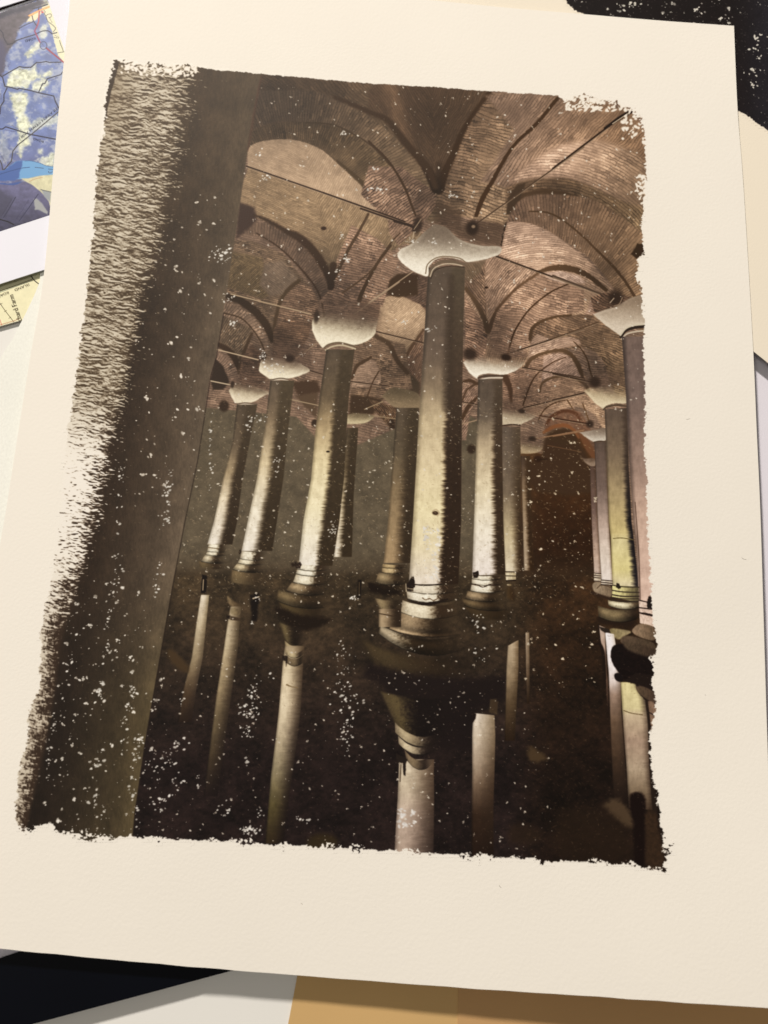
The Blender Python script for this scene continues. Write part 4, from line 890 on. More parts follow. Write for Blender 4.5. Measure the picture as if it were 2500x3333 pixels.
    r3 = fbm(X / 40, Y / 30, 52, 2)
    h0 = hgt(0.); rel = (hgt(.95) - hgt(-.95)) * 2.1          # lit side and shaded side of every ridge
    hi = ss(820, 1010, Y); qq = np.clip(q, 0, 1)
    body = .50 + .9 * (h0 - .56) + .35 * (r3 - .5) - .12 * ss(.45, .8, q) - 1.0 * ss(.70, 1.22, q) + hi * (-.34 * ss(1120, 1350, Y) + .34 * (1 - 1.7 * qq) + .30 * ss(.6, 0, q)) + .34 * hi * ss(1300, 1050, Y) * ss(1.0, .3, q) + .2 * ss(.55, .75, r3) * hi
    k = np.clip(body + rel * (1 + .5 * hi - .9 * ss(1150, 1450, Y)) + (vn(X / 1.7, Y / 1.7, 77) - .5) * .35 + (fbm(X / 7, Y / 7, 78) - .5) * .6 * hi + (fbm(X / 3.2, Y / 6, 79) - .5) * 1.1 * ss(1150, 1400, Y), 0, 1)
    k = k * k * (3 - 2 * k); k = k[..., None]; H = hi[..., None]
    lightc = C(208, 195, 170) * (1 - H) + (C(248,235,212) * ss(1500, 1150, Y)[..., None] + C(206,192,168) * ss(1150, 1500, Y)[..., None]) * H
    darkc = C(84, 69, 51) * (1 - H) + C(66, 52, 40) * H
    c = darkc * (1 - k) + lightc * k
    flat = ((1 - hi) * ss(.42, .05, q) * .45 * ss(420, 150, Y))[..., None]
    c = c * (1 - flat) + C(128, 111, 86) * flat
    k = k * .8
    out_ = ss(.72, .98, q)
    m = ((1 - out_) + out_ * ss(.08, .4, k[..., 0])) * ss(1.4, 1.2, q) * ss(128, 150, Y + (fbm(X/6, Y/6, 3) - .5) * 16)
    cv.put(sl, m, c)
    # dark sliver at the very top left
    cv.fill([(246,132),(258,134),(240,200),(228,260),(222,260),(226,200),(236,165)], C(70,57,42), 1.5, 1.5)
    # bare brush marks on the top left and top right edges
    for (x0, y0, x1, y1, n) in [(262,128,424,160,190), (1222,206,1362,240,200), (1340,225,1392,300,60), (1374,380,1394,440,40), (1376,556,1396,600,50)]:
        for i in range(n):
            t = rng.rand(); x = x0 + (x1 - x0) * t
            sag = 18 * math.exp(-((x - 320) / 45) ** 2) if x < 500 else 0
            y = y0 + (y1 - y0) * rng.rand() ** 1.3 + sag * .4
            if x0 == 262: y = 140 + (x - 262) * .06 + rng.randn() * 9
            cv.blob(x, y, 2 + 5 * rng.rand() ** 2, 1 + 2.5 * rng.rand(), -.5 + rng.randn() * .5, C(248,234,210), .95, .4)
    # ---------- outside the brushed outline there is only paper
    x = np.clip(cv.im, 0, 255) / 255
    cv.im[:] = 255 * (x * .62 + .38 * (x * x * (3 - 2 * x)))      # printing contrast
    cv.im[:] = cv.im * C(1.0, .99, .995)
    cvr = cover(cv.X, cv.Y)
    k = ss(-.7, .9, cvr)[..., None]
    cv.im[:] = np.clip(cv.im, 0, 255) * (1 - k) + C(*PAPER) * k
    rough_edge = ss(40, 5, np.abs(cv.X - 1385)) * ss(3, -22, cvr) * 0
    return cvr
# ------------------------------------------------------------------ sheets
def poly_mesh(name, pts, thick, m):
    """a flat sheet with thickness from world points (top face)"""
    bm = bmesh.new()
    top = [bm.verts.new(p) for p in pts]
    f = bm.faces.new(top)
    f.normal_update()
    if f.normal.z < 0: f.normal_flip()
    bot = [bm.verts.new(Vector(p) - Vector((0, 0, thick))) for p in pts]
    g = bm.faces.new(bot); g.normal_update()
    if g.normal.z > 0: g.normal_flip()
    k = len(pts)
    for i in range(k):
        bm.faces.new((top[i], top[(i + 1) % k], bot[(i + 1) % k], bot[i]))
    bmesh.ops.recalc_face_normals(bm, faces=bm.faces)
    me = bpy.data.meshes.new(name); bm.to_mesh(me); bm.free()
    me.materials.append(m)
    return me

def sheet(name, px, z, m, label=None, cat=None, thick=.0003, parent=None, group=None):
    me = poly_mesh(name, [place(x, y, z) for x, y in px], thick, m)
    o = link(bpy.data.objects.new(name, me), parent)
    tag(o, label, cat, group=group)
    return o

def curved_sheet(name, top, right, bottom, left, m, nx=56, ny=72, thick=.0004):
    """Coons patch over four measured edges, laid on the bowed surface"""
    def par(pts, n):
        p = np.array(sm(pts, 8)); s = np.r_[0, np.cumsum(np.hypot(*np.diff(p, axis=0).T))]; s /= s[-1]
        t = np.linspace(0, 1, n + 1)
        return np.stack([np.interp(t, s, p[:, 0]), np.interp(t, s, p[:, 1])], 1)
    T, B = par(top, nx), par(bottom, nx); L, R = par(left, ny), par(right, ny)
    bm = bmesh.new(); vt = []; vb = []
    for j in range(ny + 1):
        v = j / ny; rt = []; rb = []
        for i in range(nx + 1):
            u = i / nx
            p = (1 - v) * T[i] + v * B[i] + (1 - u) * L[j] + u * R[j] - ((1 - u) * (1 - v) * T[0] + u * (1 - v) * T[-1] + (1 - u) * v * B[0] + u * v * B[-1])
            x, y = p
            if j == ny:                       # torn, slightly wavy near edge
                y += .7 * math.sin(x * .13) * math.sin(x * .037 + 1) + .5 * math.sin(x * .41)
            w = place(x, y, 0, bow)
            rt.append(bm.verts.new(w)); rb.append(bm.verts.new(w - Vector((0, 0, thick))))
        vt.append(rt); vb.append(rb)
    for j in range(ny):
        for i in range(nx):
            bm.faces.new((vt[j][i], vt[j + 1][i], vt[j + 1][i + 1], vt[j][i + 1]))
            bm.faces.new((vb[j][i], vb[j][i + 1], vb[j + 1][i + 1], vb[j + 1][i]))
    for i in range(nx):
        bm.faces.new((vt[0][i], vt[0][i + 1], vb[0][i + 1], vb[0][i]))
        bm.faces.new((vt[ny][i + 1], vt[ny][i], vb[ny][i], vb[ny][i + 1]))
    for j in range(ny):
        bm.faces.new((vt[j + 1][0], vt[j][0], vb[j][0], vb[j + 1][0]))
        bm.faces.new((vt[j][nx], vt[j + 1][nx], vb[j + 1][nx], vb[j][nx]))
    me = bpy.data.meshes.new(name); bm.to_mesh(me); bm.free()
    me.materials.append(m)
    me.polygons.foreach_set('use_smooth', [abs(p.normal.z) > .5 for p in me.polygons])
    n1 = (nx + 1) * (ny + 1)
    inner = [0] * len(me.vertices)
    for j in range(ny + 1):
        for i in range(nx + 1):
            if i in (0, nx) or j in (0, ny):
                q = (j * (nx + 1) + i) * 2; inner[q] = inner[q + 1] = 1
    me.edges.foreach_set('use_edge_sharp', [inner[e.vertices[0]] == 1 and inner[e.vertices[1]] == 1 for e in me.edges])
    return link(bpy.data.objects.new(name, me))

def printed(name, painter, px, z, parent, res, zf=None, proud=.00003, outline=None, rough=.55, spec=.10, bump=.5):
    """an ink or emulsion layer: its own thin mesh just above its sheet, coloured by `painter`"""
    (xa, ya), (xb, yb) = px
    w = [place(x, y, z, zf) for x, y in ((xa, ya), (xb, ya), (xa, yb), (xb, yb))]
    x0 = min(p.x for p in w); x1 = max(p.x for p in w); y0 = min(p.y for p in w); y1 = max(p.y for p in w)
    W = int((x1 - x0) * res); H = int((y1 - y0) * res)
    gx = x0 + (np.arange(W) + .5) / W * (x1 - x0); gy = y1 - (np.arange(H) + .5) / H * (y1 - y0)
    GX, GY = np.meshgrid(gx, gy)
    if zf:                                     # bow sampled coarsely and interpolated
        cx = np.linspace(x0, x1, 60); cy = np.linspace(y1, y0, 60)
        zz = np.array([[zf(a, b) for a in cx] for b in cy])
        ix = (GX - x0) / (x1 - x0) * 59; iy = (y1 - GY) / (y1 - y0) * 59
        i0 = np.clip(ix.astype(int), 0, 58); j0 = np.clip(iy.astype(int), 0, 58); fx = ix - i0; fy = iy - j0
        ZZ = z + (zz[j0, i0] * (1 - fx) + zz[j0, i0 + 1] * fx) * (1 - fy) + (zz[j0 + 1, i0] * (1 - fx) + zz[j0 + 1, i0 + 1] * fx) * fy
    else:
        ZZ = np.full(GX.shape, z)
    SX, SY = project(GX, GY, ZZ)
    def d2p(a, b):
        p = place(a / .6636, b / .6636, z, zf)
        return ((p.x - x0) / (x1 - x0) * W, (y1 - p.y) / (y1 - y0) * H)
    cv = Canvas(SX * .6636, SY * .6636, d2p, PAPER)
    cov = painter(cv)
    rgb = enc(lin(np.clip(cv.im, 0, 255)) / LIGHT)
    im = bpy.data.images.new(name, W, H)
    buf = np.ones((H, W, 4), np.float32); buf[..., :3] = rgb
    im.pixels.foreach_set(np.ascontiguousarray(buf[::-1]).ravel()); im.update(); im.pack()
    if outline:                                # a straight-edged print: one polygon
        bm = bmesh.new(); uv = bm.loops.layers.uv.new('UVMap')
        f = bm.faces.new([bm.verts.new(place(a, b, z) + Vector((0, 0, proud))) for a, b in outline])
        f.normal_update()
        if f.normal.z < 0: f.normal_flip()
        for lp in f.loops: lp[uv].uv = ((lp.vert.co.x - x0) / (x1 - x0), (lp.vert.co.y - y0) / (y1 - y0))
        me = bpy.data.meshes.new(name); bm.to_mesh(me); bm.free()
        me.materials.append(mat(name + '_ink', image=im, rough=rough, spec=spec, bump=bump))
        return link(bpy.data.objects.new(name, me), parent)
    nx = int((x1 - x0) / .0012); ny = int((y1 - y0) / .0012)
    bm = bmesh.new(); uv = bm.loops.layers.uv.new('UVMap'); vs = {}
    def vert(i, j):
        if (i, j) not in vs:
            x = x0 + (x1 - x0) * i / nx; y = y1 - (y1 - y0) * j / ny
            vs[i, j] = bm.verts.new((x, y, z + (zf(x, y) if zf else 0) + proud))
        return vs[i, j]
    for j in range(ny):
        r0, r1 = int(j * H / ny), max(int((j + 1) * H / ny), int(j * H / ny) + 1)
        for i in range(nx):
            c0, c1 = int(i * W / nx), max(int((i + 1) * W / nx), int(i * W / nx) + 1)
            if (cov[r0:r1, c0:c1].min() > .8): continue
            f = bm.faces.new((vert(i, j), vert(i, j + 1), vert(i + 1, j + 1), vert(i + 1, j)))
            f.smooth = True
            for lp, (a, b) in zip(f.loops, ((i, j), (i, j + 1), (i + 1, j + 1), (i + 1, j))):
                lp[uv].uv = (a / nx, 1 - b / ny)
    me = bpy.data.meshes.new(name); bm.to_mesh(me); bm.free()
    me.materials.append(mat(name + '_ink', image=im, rough=rough, spec=spec, bump=bump))
    return link(bpy.data.objects.new(name, me), parent)

def text(body, a, b, capheight, z, m, parent):
    """flat lettering set between two measured points"""
    cu = bpy.data.curves.new('lettering', 'FONT'); cu.body = body; cu.size = 1
    tmp = bpy.data.objects.new('tmp', cu); scene.collection.objects.link(tmp)
    bpy.context.view_layer.update()
    me = bpy.data.meshes.new_from_object(tmp.evaluated_get(bpy.context.evaluated_depsgraph_get()))
    bpy.data.objects.remove(tmp)
    co = np.array([v.co[:] for v in me.vertices]); x0, x1 = co[:, 0].min(), co[:, 0].max()
    A, B = place(*a, z), place(*b, z); L = (B - A).length; d = (B - A) / L
    s = L / (x1 - x0); h = capheight * .000114 / .70
    for v in me.vertices:
        x = (v.co.x - x0) * s; y = v.co.y * h
        v.co = Vector((A.x + d.x * x - d.y * y, A.y + d.y * x + d.x * y, z + .00022))
    me.materials.append(m)
    return link(bpy.data.objects.new('lettering', me), parent)

# ------------------------------------------------------------------ palette
m_cream = mat('cream_cotton_paper', PAPER, .9, .15, bump=.9, mottle=.02, bscale=900)
m_cream2 = mat('cream_paper_under', (246, 230, 204), .9, .15, bump=.6, mottle=.015)
m_white = mat('bright_white_paper', (246, 240, 243), .8, .2, mottle=.008)
m_white2 = mat('cool_white_paper', (236, 226, 226), .8, .2, mottle=.01)
m_offwhite = mat('off_white_card', (242, 234, 220), .85, .2, mottle=.01)
m_black = mat('glossy_black_card', (5, 7, 14), .35, .14, mottle=.2, bump=.08)
m_kraft = mat('kraft_paper', (214, 172, 112), .8, .25, mottle=.06)
m_kraft2 = mat('brown_kraft_paper', (204, 158, 104), .8, .25, mottle=.06)
m_glass = mat('glassine', (255, 249, 231), .6, .2, mottle=.05, bscale=500, bump=.25)
m_ink = mat('black_ink', (84, 82, 96), .7, .2)
m_ink2 = mat('brown_black_ink', (84, 72, 50), .7, .2)
m_table = mat('table_wood', (120, 86, 58), .5, .4, mottle=.3)

# ------------------------------------------------------------------ table top below everything
tb = link(bpy.data.objects.new('table_top', poly_mesh('table_top', [Vector(p) for p in ((-.55, -.45, -.0135), (.55, -.45, -.0135), (.55, .5, -.0135), (-.55, .5, -.0135))], .03, m_table)))
tag(tb, kind='structure')

# ------------------------------------------------------------------ sheets under the big print, lowest first
sheet('white_card', [(-500, 3020), (60, 2960), (900, 2900), (1010, 3000), (930, 3500), (850, 4000), (-500, 4000)], -.0090, m_offwhite,
      'off-white card at the bottom edge, between the black card and the tan kraft paper', 'card', .0005)
sheet('kraft_paper', [(985, 3080), (975, 3160), (967, 3180), (925, 3400), (850, 4000), (3400, 4100), (3300, 3000), (1500, 2900)], -.0085, m_kraft,
      'tan kraft paper at the bottom edge, lying in the shadow of the print', 'paper')
sheet('kraft_envelope', [(1497, 3050), (1493, 3220), (1488, 3400), (1470, 4000), (3300, 4100), (3250, 2950)], -.0081, m_kraft2,
      'browner kraft paper at the bottom right, overlapping the lighter tan kraft paper', 'paper')
sheet('gray_white_card', [(-600, 3000), (-600, 3380), (0, 3170), (400, 3030), (300, 2800)], -.0068, m_white2,
      'sliver of pale card behind the top edge of the black card, lower left', 'card')
sheet('black_card', [(-600, 3340), (0, 3119), (62, 3098), (420, 2960), (900, 2800), (1100, 3040), (757, 3159), (500, 3228), (105, 3334), (-500, 3510)], -.0044, m_black,
      'glossy black card sticking out below the print at the bottom left', 'card', .0006)
sheet('lavender_white_sheet', [(2000, 1000), (3100, 700), (3300, 2700), (2250, 2900)], -.0058, m_white2,
      'cool white sheet at the right edge, seen right of the print under the cream sheet', 'paper')
sheet('plain_white_sheet', [(-700, 800), (300, 900), (420, 1500), (-600, 1900)], -.0042, m_offwhite,
      'plain white sheet at the left edge, under the yellow map and the glassine', 'paper')

# ---- pale yellow map sheet at the left
def paint_yellow_map(cv):
    Zs = lambda p: [(x * .1447 * .6636, (860 + y * .1447) * .6636) for x, y in p]
    X, Y = cv.X, cv.Y
    cv.im[:] = C(248, 236, 190) * (1 + .05 * (fbm(X / 8, Y / 8, 3) - .5))[..., None]
    cv.fill(Zs([(-2000,1150),(0,440),(880,130),(1500,-60),(1500,130),(750,345),(0,620),(-2000,1300)]), C(214, 206, 164), .6)
    cv.line(Zs([(-1500,1110),(0,608),(740,335)]), .8, C(96, 86, 58), .5, curve=False)
    cv.line(Zs([(-1500,1140),(0,636),(740,362)]), .7, C(120, 128, 108), .5, curve=False)
    cv.line(Zs([(700,265),(770,360),(870,440),(940,470)]), 1.5, C(44, 38, 30), .6)
    cv.line(Zs([(0,880),(120,1050),(320,1310)]), 1.0, C(96, 86, 56), .5, curve=False)
    for t in ((20,895),(120,1055),(220,1205)):
        cv.line(Zs([(t[0]-20,t[1]+15),(t[0]+30,t[1]-15)]), .7, C(96, 86, 56), .5, curve=False)
    cv.line(Zs([(-400,1470),(0,1365),(330,1270),(430,1225)]), .9, C(190, 128, 92), .5, curve=False)
    cv.line(Zs([(0,1250),(45,1385)]), 1.2, C(222, 120, 96), .5, curve=False)
    cv.line(Zs([(890,430),(930,480),(900,520),(930,550)]), 1.2, C(70, 62, 44), .6)
    return np.zeros(X.shape)
ym = sheet('yellow_map_sheet', [(-480, 1090), (0, 905), (150, 845), (330, 780), (400, 960), (50, 1048), (46, 1049), (0, 1062), (-430, 1190)], -.0030, m_cream2,
           'pale yellow printed road map with upside-down lettering, below the photo print at left', 'map')
printed('map_print', paint_yellow_map, [(-60, 780), (340, 1080)], -.0030, ym, 9000, rough=.7, spec=.2,
        outline=[(-50, 925), (0, 906), (150, 846), (330, 781), (398, 960), (50, 1047), (46, 1048), (0, 1061), (-50, 1075)])
text('ISLAND', (94, 922.5), (47, 941), 9, -.0030, m_ink2, ym)
text('ROAD', (27, 948), (-9, 963), 9, -.0030, m_ink2, ym)
text('chard Farm', (72, 1043), (43, 958), 17, -.0030, m_ink2, ym)

# ---- translucent glassine leaf
gm = m_glass; nt = gm.node_tree
tr = nt.nodes.new('ShaderNodeBsdfTransparent'); mx = nt.nodes.new('ShaderNodeMixShader'); out = nt.nodes['Material Output']
nz = nt.nodes.new('ShaderNodeTexNoise'); nz.inputs['Scale'].default_value = 160; nz.inputs['Detail'].default_value = 6
mr = nt.nodes.new('ShaderNodeMapRange'); mr.inputs['From Min'].default_value = .3; mr.inputs['From Max'].default_value = .7
mr.inputs['To Min'].default_value = .88; mr.inputs['To Max'].default_value = .97
nt.links.new(nz.outputs['Fac'], mr.inputs['Value']); nt.links.new(mr.outputs['Result'], mx.inputs['Fac'])
nt.links.new(tr.outputs['BSDF'], mx.inputs[1]); nt.links.new(nt.nodes['Principled BSDF'].outputs['BSDF'], mx.inputs[2])
nt.links.new(mx.outputs['Shader'], out.inputs['Surface'])
sheet('glassine_sheet', [(131, 882), (130, 915), (112, 960), (84, 1020), (62, 1062), (40, 1105), (0, 1166), (-520, 1900), (-300, 2500), (600, 2300), (500, 900)], -.0026, m_glass,
      'mottled translucent glassine leaf at the left edge, tucked under the print', 'paper', .00006)

# ---- colour photo print of clouds with a road map over it
def paint_sky_map(cv):
    k = .1447 * .6636
    Q = lambda y0, p: [(x * k, (y0 + y * .1447) * .6636) for x, y in p]
    X, Y = cv.X, cv.Y; full = (slice(None), slice(None)); one = np.ones(X.shape, np.float32)
    n = fbm(X / 16, Y / 16, 40, 4)
    cv.im[:] = C(112, 126, 172) * (1 + .3 * (n - .5))[..., None]
    t = ss(250, 480, Y)[..., None]; cv.im[:] = cv.im * (1 - t) + C(100, 95, 128) * (1 + .35 * (n - .5))[..., None] * t
    cl = lambda a: C(236, 228, 186) * (1 + .30 * (fbm(X[a] / 7, Y[a] / 7, 44, 3) - .55))[..., None]
    def cloud(p, op=1., rough=5, soft=2.5, c=(238, 229, 188)):
        cv.fill(p, lambda X, Y: C(*c) * (1 + .62 * (fbm(X / 6, Y / 5, 44, 4) - .55))[..., None] * C(.97, 1, 1.04), soft * 1.7, rough, 6, op)
    cloud(Q(0, [(560,1220),(700,1060),(830,960),(900,930),(900,1090),(720,1220),(620,1320)]))
    cloud(Q(0, [(900,620),(1050,520),(1060,820),(940,880),(880,800),(930,700)]), .8)
    cloud(Q(0, [(200,1640),(420,1540),(700,1560),(810,1440),(830,1640),(900,1750),(760,1820),(640,1900),(640,1980),(420,1980),(120,1950),(200,1760)]))
    cloud(Q(0, [(900,1700),(1170,1550),(1170,1700),(960,1740)]), .95); cloud(Q(0, [(740,1850),(1000,1760),(1130,1830),(1000,2040),(860,2060),(720,2000)]), .9)
    cloud(Q(300, [(210,0),(620,0),(640,200),(560,480),(700,680),(640,860),(680,1200),(520,1240),(480,1500),(420,1400),(400,800),(380,560),(300,420)]))
    cloud(Q(300, [(640,700),(900,600),(1320,540),(1300,700),(1000,780),(740,900)]), .7)
    cloud(Q(300, [(880,1500),(1100,1420),(1240,1300),(1240,1700),(1000,1660)]), .9)
    cloud(Q(300, [(860,1290),(960,1270),(960,1400),(860,1380)]), .8, 2)
    cloud(Q(300, [(0,900),(60,860),(200,1300),(220,1500),(80,1600),(0,1200)]), .35)
    wz = ss(.46, .74, fbm(X / 13, Y / 10, 61, 4))[..., None] * .5
    cv.im[:] = cv.im * (1 - wz) + C(214, 212, 206) * wz
    # bright map colour where the overlay stands clear of the picture
    cv.fill(Q(0, [(900,30),(1050,0),(1200,200),(1420,800),(1480,1330),(1440,1420),(1300,1250),(1240,1000),(1160,680),(1050,420),(980,300),(960,200)]), C(236, 226, 184), 1.2, 2)
    cv.fill(Q(0, [(880,20),(1050,0),(1080,100),(960,120)]), C(176, 176, 146), 2)
    cv.fill(Q(0, [(640,330),(860,240),(980,260),(850,420),(760,480),(600,500)]), C(244, 226, 180), 2, 3)
    # dark upper left of the photograph
    cv.fill(Q(0, [(-300,250),(0,270),(500,110),(900,0),(1080,60),(740,200),(700,300),(640,430),(540,520),(420,660),(360,940),(230,1080),(130,1240),(100,1600),(0,1700),(-300,1700)]),
            lambda X, Y: C(88, 78, 84) * (1 + .55 * (fbm(X / 9, Y / 6, 12) - .5))[..., None], 3, 4)
    cv.fill(Q(0, [(-300,250),(0,285),(400,200),(560,140),(900,0),(920,80),(700,190),(480,260),(200,340),(-100,460)]), C(30, 30, 52), 5, 3)
    cv.fill(Q(0, [(-200,800),(60,900),(160,1100),(100,1500),(40,1700),(-200,1800)]), C(74, 70, 96), 8, 3)
    # river
    cv.fill(sm(Q(300, [(-300,1780),(60,1770),(250,1640),(400,1550),(700,1550),(900,1600),(1050,1660),(1250,1690),(1250,1860),(900,1880),(640,1940),(400,1960),(-300,1980)]), 3), C(116, 166, 206), 1)
    cv.fill(Q(300, [(-300,1770),(60,1770),(250,1640),(400,1550),(500,1550),(490,1700),(440,1800),(450,1940),(300,1990),(-300,2000)]), C(74, 102, 160), 2, 2)
    cv.fill(Q(300, [(-300,2020),(200,2060),(500,2010),(530,2040),(400,2120),(100,2110),(-300,2080)]), C(64, 90, 150), 2, 1)
    cv.line(Q(300, [(-100,1880),(150,1800),(400,1730),(520,1705),(670,1690)]), 1.0, C(50, 74, 120), .6); cv.line(Q(300, [(790,1692),(980,1712)]), 1., C(60, 80, 110), .6)
    cv.line(Q(300, [(1090,1730),(1240,1745)]), 1., C(60, 80, 110), .6); cv.line(Q(300, [(1100,1780),(1090,1800),(1130,1820),(1180,1790)]), 1., C(70, 90, 120), .6)
    cv.line(Q(300, [(560,1550),(700,1550),(900,1600),(1050,1660),(1250,1690)]), .8, C(70, 110, 150), .6)
    # sandy bank and the dark hill below
    cv.fill(Q(300, [(480,1940),(640,1940),(900,1880),(1250,1850),(1250,2700),(1000,2420),(830,2200)]), lambda X, Y: C(222, 212, 170) * (1 + .2 * (fbm(X/7, Y/7, 4) - .5))[..., None], 1.5)
    cv.line(Q(300, [(660,2010),(800,1950),(960,1920)]), .8, C(206, 160, 120), .8)
    hill = lambda X, Y: C(108, 104, 134) * (1 - .35 * ss(400, 500, Y))[..., None] * (1 + .3 * (fbm(X / 8, Y / 6, 3) - .5))[..., None]
    cv.fill(sm(Q(600, [(-300,-40),(300,20),(520,-60),(700,0),(820,90),(950,200),(1080,360),(1120,480),(1130,760),(600,900),(-300,1200)]), 3), hill, 1.5)
    cv.fill(Q(600, [(-300,100),(0,100),(200,240),(330,300),(200,520),(0,800),(-300,900)]), C(70, 68, 84), 8, 3, op=.7)
    cv.fill(Q(600, [(760,330),(830,320),(940,420),(1080,620),(1070,680),(880,580),(790,570)]), C(166, 164, 160), 2, 1)
    cv.fill(Q(600, [(940,130),(1150,170),(1130,400),(1000,280)]), C(158, 160, 158), 2); cv.line(Q(600, [(920,120),(1150,175)]), 1.3, C(96, 98, 96), .8)
    # roads
    N = C(28, 28, 48)
    def road(y0, p, w=1.5, c=N, curve=False): cv.line(Q(y0, p), w * 1.15, c, .7, curve=curve)
    road(0, [(430,640),(560,570),(740,490)], 1.2); road(0, [(720,340),(740,430),(770,500),(830,580)], 1.4, curve=True)
    road(0, [(170,1000),(240,990),(300,970),(380,910),(620,830),(780,780),(930,710),(1050,690),(1110,710),(1170,760)], 1.6, curve=True)
    road(0, [(-60,620),(60,740),(90,860),(170,1000)], 1.5, curve=True); road(0, [(1180,760),(1280,735)], 1.6)
    road(0, [(740,200),(900,160),(1070,100)], 2.2); road(0, [(870,200),(870,250)], 2.4)
    road(0, [(70,1710),(220,1620),(440,1500),(560,1520),(700,1515),(820,1410),(900,1410),(1040,1385),(1110,1405),(1370,1400)], 1.7)
    road(0, [(-100,1640),(0,1690),(60,1740),(110,1940),(260,1970),(400,2010),(430,1985),(700,2040),(860,2085),(1210,2160),(1250,2290),(1320,2420)], 1.8)
    road(0, [(870,2080),(960,1880),(1010,1880),(1070,1770),(1240,1720),(1370,1680),(1410,1620)], 1.6)
    road(0, [(160,1980),(90,2130),(90,2280),(20,2380),(0,2560)], 1.8)
    road(0, [(990,230),(1020,270),(1000,310),(1040,350),(1090,320),(1150,320),(1150,380),(1100,400)], .7, C(80,76,60), True); road(0, [(1030,350),(1080,480),(1180,560),(1250,640),(1200,720)], .9, C(70,70,60), True)
    road(0, [(1340,910),(1370,1010),(1400,1080),(1430,1170),(1300,1190)], .8, C(60,60,50)); road(0, [(1210,840),(1320,860),(1320,830)], .6, C(90,86,70))
    road(300, [(-60,830),(60,830),(130,780),(680,950),(1250,1060)], 1.8); road(300, [(1330,430),(720,940),(400,1190),(290,1330),(260,1550),(100,1740),(60,1740),(40,1620),(0,1530)], 1.6, C(66, 62, 62))
    road(600, [(-60,770),(0,790),(180,840),(310,905)], 1.7, C(30,28,34)); road(600, [(350,290),(200,560),(80,750)], 1.1, C(50,50,70)); road(600, [(860,220),(640,540),(430,830)], 1.1, C(50,50,76))
    # highways
    O = C(236, 150, 60)
    cv.line(Q(0, [(640,350),(900,220),(1110,140)]), 1.4, O, .6, curve=False); cv.line(Q(0, [(660,370),(910,240),(1110,165)]), 1.4, O, .6, curve=False)
    cv.line(Q(0, [(650,360),(905,230),(1110,152)]), .8, C(250,214,150), .5, curve=False)
    cv.line(Q(0, [(886,255),(870,480),(840,580)]), 2.6, C(176, 68, 78), .7, curve=False)
    cv.line(Q(0, [(840,580),(780,700),(900,950)]), 2.6, C(150, 50, 88), .7, curve=False)
    cv.line(Q(0, [(1040,1080),(1440,1410)]), 2.8, C(158, 44, 58), .7, curve=False)
    cv.blob(*Q(0, [(955,275)])[0], 2.8, 1.9, .1, C(206, 62, 62), 1, .3)
    a = np.linspace(0, 2 * math.pi, 26); road(0, [(980 + 78 * math.cos(t), 1025 + 88 * math.sin(t)) for t in a], 1.0, C(56, 60, 84))
    # half-legible small lettering
    r = np.random.RandomState(5)
    for y0, x, y, L, ang, c in [(0,480,680,220,-27,(90,84,120)),(0,840,1455,230,-6,(60,66,110)),(0,430,1560,120,6,(90,84,90)),(0,1090,1830,260,-22,(66,66,100)),(0,1110,400,150,60,(80,78,66)),(0,1235,800,70,20,(50,50,44)),
                                (0,1000,1170,160,35,(96,92,130)),(0,180,1500,110,-60,(70,66,96)),(300,910,90,230,8,(88,80,100)),(300,270,750,240,28,(80,76,90)),(300,120,850,240,10,(70,66,90)),
                                (300,20,1400,260,62,(96,90,100)),(300,20,30,140,88,(60,56,80)),(600,40,700,420,-58,(52,50,68)),(600,370,780,520,-57,(60,58,86)),(0,930,960,110,55,(70,70,100))]:
        px, py = Q(y0, [(x, y)])[0]; t = 0; th = math.radians(ang)
        while t < L * k:
            for q in range(2): cv.blob(px + t * math.cos(th) + r.randn() * .3, py + t * math.sin(th) + r.randn() * .5, 1.1, .4, th + 1.57 + r.randn() * .5, C(*c), .75, .6)
            t += 1.9 + r.rand() * 1.2
    return np.zeros(X.shape)
sky = sheet('photo_print', [(-520, 215), (0, 35), (145, -16), (175, -24), (420, -110), (640, 640), (143, 878), (130, 882), (0, 924), (-330, 1040)], -.0014, m_white,
            'colour photo print of clouds overlaid with a road map, broad white border, at left', 'photograph')
printed('sky_map_picture', paint_sky_map, [(-60, -40), (260, 770)], -.0014, sky, 9000, rough=.45, spec=.15, bump=.1,
        outline=[(-55, 62), (0, 42), (130, -4), (152, -12), (211, 168), (330, 640), (160, 701), (0, 753.5), (-55, 771)])
text('NEW HALLS FERRY RD', (66, 455), (194, 352), 8.5, -.0014, m_ink, sky)
text('ROAD', (115, 121), (81, 131), 9, -.0014, m_ink, sky)
text('ROAD', (143, 458), (110, 448), 9, -.0014, m_ink, sky)
sheet('white_cover_sheet', [(-600, 225), (0, 24), (80, -1), (400, -110), (300, -500), (-700, -300)], -.0004, m_white,
      'corner of a blank white sheet overlapping the photo print at the top left', 'paper')

